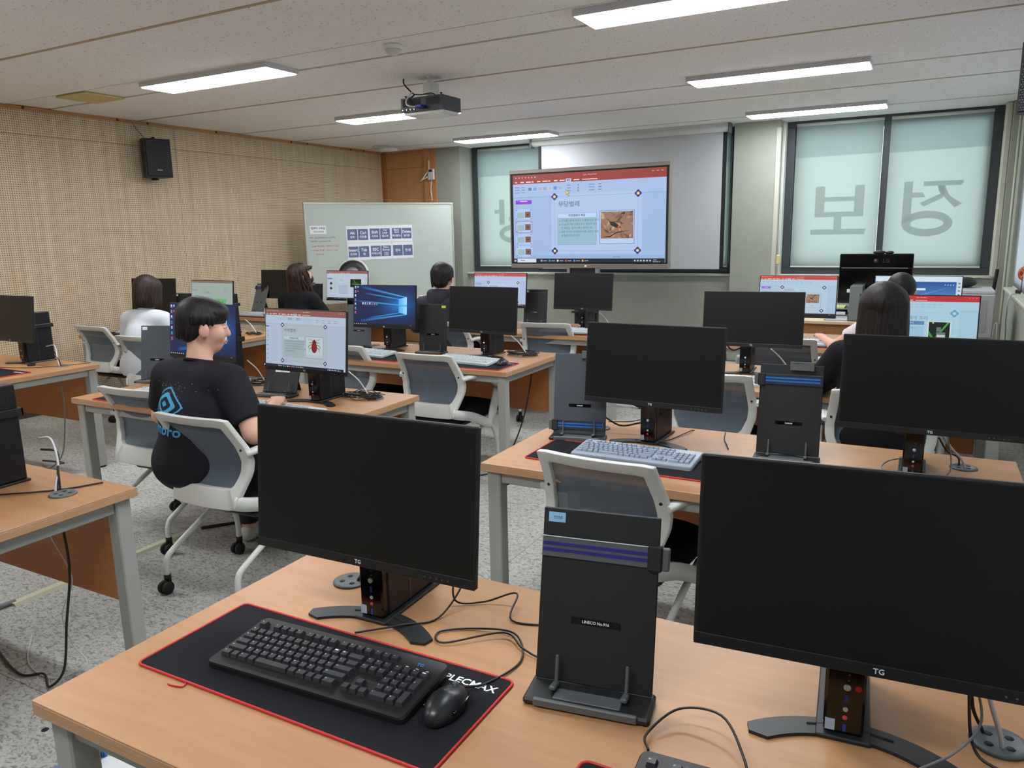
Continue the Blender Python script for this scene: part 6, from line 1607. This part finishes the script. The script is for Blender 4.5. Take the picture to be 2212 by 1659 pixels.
def locks(H, n, z_end, seed, spread=1.0, rad=.0105, front=.06, curl=.0, ry=.108, rx=.090, fringe=None, back_len=None, part_x=.0):
    """tapered hair locks falling from the crown over the skull; z_end is the head-space height at which they stop"""
    q = random.Random(seed); mb = MB()
    for i in range(n):
        a = 2 * PI * (i + q.random() * .7) / n
        ca, sa = math.cos(a), math.sin(a)
        ze = z_end
        if sa > .45: ze = (fringe if fringe is not None else front) + q.uniform(-.008, .008)
        elif back_len is not None and (abs(ca) < .80 or z_end < -.1): ze = back_len + q.uniform(-.012, .012)
        else: ze = z_end + q.uniform(-.012, .012)
        pts = []; rads = []; steps = 9
        z0 = .118
        for k in range(steps):
            f = k / (steps - 1)
            th = f * 1.6
            if f < .55:
                ph = f / .55 * (PI / 2) * .95
                rr_ = math.sin(ph); z = .035 + (z0 - .035) * math.cos(ph) + .0
                x, y = rx * rr_ * ca * (1 + .01 * q.random()), ry * rr_ * sa - .010
                zl = z
            else:
                u = (f - .55) / .45; z = zl + (ze - zl) * u
                fl = 1 + (spread - 1) * u; x = rx * fl * ca + curl * math.sin(u * 7 + i) * .3; y = ry * fl * sa - .010 + curl * math.cos(u * 6 + i * 1.7) * .3
            pts.append(tuple(H((x + part_x * (1 - f), y, z)))); rads.append(rad * (1.0 if f < .8 else (1.0 - (f - .8) * 4.0)) * (.6 + .4 * min(1, f * 3)))
        mb.tube(pts, rads, 6)
    return mb
M_TEEB = mat('black_tee_cloth', S(38, 38, 44), .9, spec=.2, noise=(9, .12), bump=(14, .5, .012))
M_TEEW = mat('white_tee_cloth', S(208, 213, 220), .9, spec=.2, bump=(13, .5, .012))
M_KNITB = mat('black_knit', S(26, 27, 31), .9, spec=.2, bump=(13, .4, .010))
M_JACK = mat('charcoal_jacket', S(44, 44, 54), .8, spec=.3, bump=(12, .6, .014))
M_PINK = mat('pale_tee', S(214, 206, 208), .9, bump=(13, .4, .01))
M_JEAN = mat('navy_trousers', S(34, 38, 54), .9, bump=(10, .4, .01))

def place(t, x, y, yaw, k=1.0): t.matrix_world = TR(x, y, 0, yaw) @ Matrix.Scale(k, 4)

# --- boy in the black printed shirt
t, H, Rh, shirt, nk, up = person('boy in black T-shirt with blue diamond print, sitting with his back to us', 0, 0, 0, -36, M_TEEB, M_JEAN, [((-.31, .10, .74), (-.16, .37, .765)), ((.335, .03, .725), (.20, .30, .775))], .78, .03, .02, wide=1.16, head_tilt=-8, res=.010)
hd = [('e', H((0, -.020, .052)), (.089, .100, .086), Rh, .02), ('e', H((0, -.055, -.010)), (.074, .058, .070), Rh, .03), ('e', H((.0, .05, .065)), (.084, .060, .052), Rh, .03)]
def cutb(X, Y, Z):
    return None
sdf_object('hair', hd, M_HAIRB, t, .008, .03)
part('hair_locks', locks(H, 130, .016, 4, 1.0, .0105, fringe=.038, back_len=-.052, ry=.102, rx=.090), M_HAIRB, t)
place(t, -2.85, 2.245, 3, .985)
# print on his back
bpy.context.view_layer.update()
bvh = BVHTree.FromPolygons([v.co for v in shirt.data.vertices], [p.vertices[:] for p in shirt.data.polygons])
def project_print(cells, cx, cz, w, h, nx_, ny_, ang=0):
    mb = MB(); grid = {}
    ca, sa = math.cos(ang), math.sin(ang)
    for j in range(ny_ + 1):
        for i in range(nx_ + 1):
            u = (i / nx_ - .5) * w; v = (j / ny_ - .5) * h
            X = cx + u * ca - v * sa; Z = cz + u * sa + v * ca
            hit = bvh.ray_cast(Vector((X, -1, Z)), Vector((0, 1, 0)))
            grid[i, j] = None if hit[0] is None else hit[0] + Vector((0, -.0022, 0))
    for j in range(ny_):
        for i in range(nx_):
            if not cells((i + .5) / nx_, (j + .5) / ny_): continue
            q = [grid[i, j], grid[i + 1, j], grid[i + 1, j + 1], grid[i, j + 1]]
            if any(p is None for p in q): continue
            mb.add([tuple(p) for p in q], [(0, 1, 2, 3)], True)
    return mb
def diamond(u, v):
    a, b = abs(u - .5) * 2, abs(v - .5) * 2
    d = (a ** 1.25 + b ** 1.25) ** (1 / 1.25)
    return (.88 < d < .97) or (.42 < d < .66) or d < .17
part('back_print', project_print(diamond, -.045, .855, .225, .145, 84, 60, -.10), mat('print_blue', S(70, 160, 205), .8), t, 'light blue nested diamond print')
tv_, tf_, tb_ = text_mesh('umbro', True)
tt = MB()
for p in tf_:
    P = []
    for i in p:
        a, b, _ = tv_[i]; u = (a - tb_[0]) / (tb_[1] - tb_[0]); v = (b - tb_[2]) / (tb_[3] - tb_[2])
        hit = bvh.ray_cast(Vector((-.035 + (u - .5) * .20, -1, .735 + v * .045 - .02 * u)), Vector((0, 1, 0)))
        P.append(hit[0])
    if all(P): tt.add([tuple(q + Vector((0, -.0025, 0))) for q in P], [tuple(range(len(P)))])
part('print_lettering', tt, mat('print_blue', S(70, 160, 205), .8), t, 'blue brand lettering under the diamond')
spk = MB(); qq = random.Random(11)
for i in range(26):
    X, Z = -.035 + qq.gauss(0, .07), .92 + qq.gauss(0, .022); hit = bvh.ray_cast(Vector((X, -1, Z)), Vector((0, 1, 0)))
    if hit[0]: spk.ell(tuple(hit[0]), (.0022, .0012, .002), 6, 4)
part('print_speckles', spk, mat('print_pale', S(120, 170, 190), .8), t)

# --- girl with a bob in white
t, H, Rh, *_ = person('girl in white T-shirt with a brown bob, sitting by the perforated wall', 0, 0, 0, 4, M_TEEW, M_JEAN, [((-.27, .12, .75), (-.16, .40, .78)), ((.29, .16, .76), (.20, .46, .80))], .85, .04, .03, wide=1.08, head_tilt=-6)
sdf_object('hair', [('e', H((0, -.022, .050)), (.094, .106, .086), Rh, .03), ('c', H((-.062, -.02, .02)), H((-.072, -.015, -.10)), .042, .034, .03), ('c', H((.062, -.02, .02)), H((.078, -.005, -.105)), .042, .032, .03), ('c', H((0, -.070, .02)), H((0, -.075, -.10)), .052, .042, .03), ('c', H((-.05, -.05, .0)), H((-.05, -.055, -.10)), .045, .04), ('c', H((.05, -.05, .0)), H((.05, -.055, -.10)), .045, .04)], M_HAIRBR, t, .009, .03)
part('hair_locks', locks(H, 110, -.128, 5, 1.05, .0105, fringe=.03, back_len=-.135, ry=.112, rx=.100), M_HAIRBR, t)
place(t, -5.50, 3.93, 8, .97)
# --- woman with long wavy hair, mask and glasses
t, H, Rh, *_ = person('woman in black with long wavy hair, face mask and round glasses, turned right', 0, 0, 0, -26, M_KNITB, M_JEAN, [((-.25, .10, .74), (-.14, .38, .77)), ((.27, .14, .74), (.27, .42, .765))], 1.9, .02, .0, head_tilt=14)
sdf_object('hair', [('e', H((0, -.028, .045)), (.088, .100, .084), Rh, .03), ('c', H((0, -.075, .02)), H((-.03, -.12, -.20)), .062, .060, .03), ('c', H((-.03, -.11, -.18)), H((-.08, -.13, -.31)), .055, .022, .03), ('c', H((.05, -.06, .0)), H((.06, -.08, -.22)), .045, .038, .03), ('c', H((.05, -.09, -.18)), H((.03, -.11, -.30)), .035, .014, .03), ('c', H((-.06, -.05, .0)), H((-.08, -.09, -.22)), .045, .04)], M_HAIRBR, t, .010, .03)
part('hair_locks', locks(H, 70, -.22, 6, 1.12, .012, fringe=.05, back_len=-.30, curl=.07, ry=.106, rx=.094), M_HAIRBR, t)
msk = sdf_object('face_mask', [('e', H((0, .052, -.062)), (.064, .066, .052), Rh, .02)], M_RUBBER, t, .008, .02, None)
gl = MB()
for s in (-1, 1):
    c_ = [tuple(H((s * .034 + .024 * math.cos(a), .108, .006 + .022 * math.sin(a)))) for a in [2 * PI * i / 20 for i in range(20)]]; gl.tube(c_, .0018, 5, True)
    gl.tube([tuple(H((s * .058, .106, .01))), tuple(H((s * .074, .06, .01))), tuple(H((s * .078, -.01, .006)))], .0016, 5)
part('glasses', gl, M_SILVER, t)
place(t, -5.40, 5.58, 6)
# --- boy in the far middle row
t, H, Rh, *_ = person('boy with black hair in a dark hooded jacket, far middle row', 0, 0, 0, 8, M_JACK, M_JEAN, [((-.28, .10, .74), (-.15, .38, .77)), ((.28, .12, .74), (.14, .40, .77))], 1.9, .02, .02, wide=1.05, collar=.018)
sdf_object('hair', [('e', H((0, -.020, .048)), (.088, .102, .088), Rh, .02), ('e', H((0, -.052, -.020)), (.076, .060, .072), Rh, .03), ('e', H((.0, .045, .060)), (.082, .060, .054), Rh, .03)], M_HAIRB, t, .009, .03)
part('hair_locks', locks(H, 110, -.03, 8, 1.0, .010, fringe=.035, back_len=-.075, ry=.104, rx=.090), M_HAIRB, t)
sdf_object('hood', [('c', nk + np.array([-.07, -.05, .0]), nk + np.array([.07, -.05, .0]), .045, .045), ('c', nk + np.array([-.085, -.01, .0]), nk + np.array([-.06, .05, -.02]), .030, .022), ('c', nk + np.array([.085, -.01, .0]), nk + np.array([.06, .05, -.02]), .030, .022), ('e', nk + np.array([0, -.085, -.05]), (.10, .045, .08))], M_JACK, t, .010, .03)
place(t, -3.70, 5.49, 4)
# --- girl with straight long hair
t, H, Rh, *_ = person('girl with long straight dark hair in black, sitting in the right column', 0, 0, 0, 0, M_KNITB, M_JEAN, [((-.30, .08, .76), (-.20, .36, .775)), ((.26, .12, .74), (.15, .40, .77))], 1.9, .02, .01, head_off=(0, 0, -.015))
sdf_object('hair', [('e', H((0, -.024, .046)), (.092, .104, .086), Rh, .03), ('c', H((-.05, -.05, .02)), H((-.075, -.075, -.26)), .055, .036, .03), ('c', H((.05, -.05, .02)), H((.075, -.075, -.26)), .055, .036, .03), ('c', H((0, -.075, .02)), H((0, -.105, -.28)), .055, .038, .03)], M_HAIRDK, t, .009, .03)
part('hair_locks', locks(H, 120, -.20, 9, 1.16, .0095, fringe=.03, back_len=-.28, ry=.110, rx=.098), M_HAIRDK, t)
place(t, -.175, 3.86, 0)
# --- girl with a ponytail
t, H, Rh, *_ = person('girl with black hair tied in a ponytail, far right row, bare forearm on the desk', 0, 0, 0, 0, M_PINK, M_JEAN, [((-.40, .20, .775), (-.50, .42, .80)), ((.26, .20, .76), (.15, .44, .80))], .60, .05, .04)
sdf_object('hair', [('e', H((0, -.018, .046)), (.086, .102, .084), Rh, .03), ('e', H((0, -.045, -.01)), (.074, .062, .06), Rh, .03), ('e', H((0, -.112, .01)), (.026, .024, .024), Rh, .01), ('c', H((0, -.118, .0)), H((0, -.13, -.16)), .026, .016, .02), ('c', H((0, -.13, -.14)), H((.01, -.12, -.26)), .020, .006, .02)], M_HAIRB, t, .008, .02)
hb_ = MB()
q = random.Random(21)
for i in range(110):
    a = 2 * PI * i / 110; ca, sa = math.cos(a), math.sin(a); pts = []
    for k in range(7):
        f = k / 6; th = (1 - f) * 1.45 + .1
        x = .089 * math.sin(th) * ca; zz = .030 + .088 * math.sin(th) * sa; yy = -.018 + .104 * math.cos(th) * -1 if False else -.016 - .104 * math.cos(th)
        pts.append(tuple(H((x, yy + .01, zz))))
    hb_.tube(pts, .0055, 5)
part('hair_locks', hb_, M_HAIRB, t)
part('hair_tie', MB().tube([tuple(H((.022 * math.cos(a), -.122, .005 + .022 * math.sin(a)))) for a in [2 * PI * i / 16 for i in range(16)]], .006, 6, True), mat('hair_tie', S(90, 70, 66), .7), t)
place(t, -.155, 5.40, 0, .955)
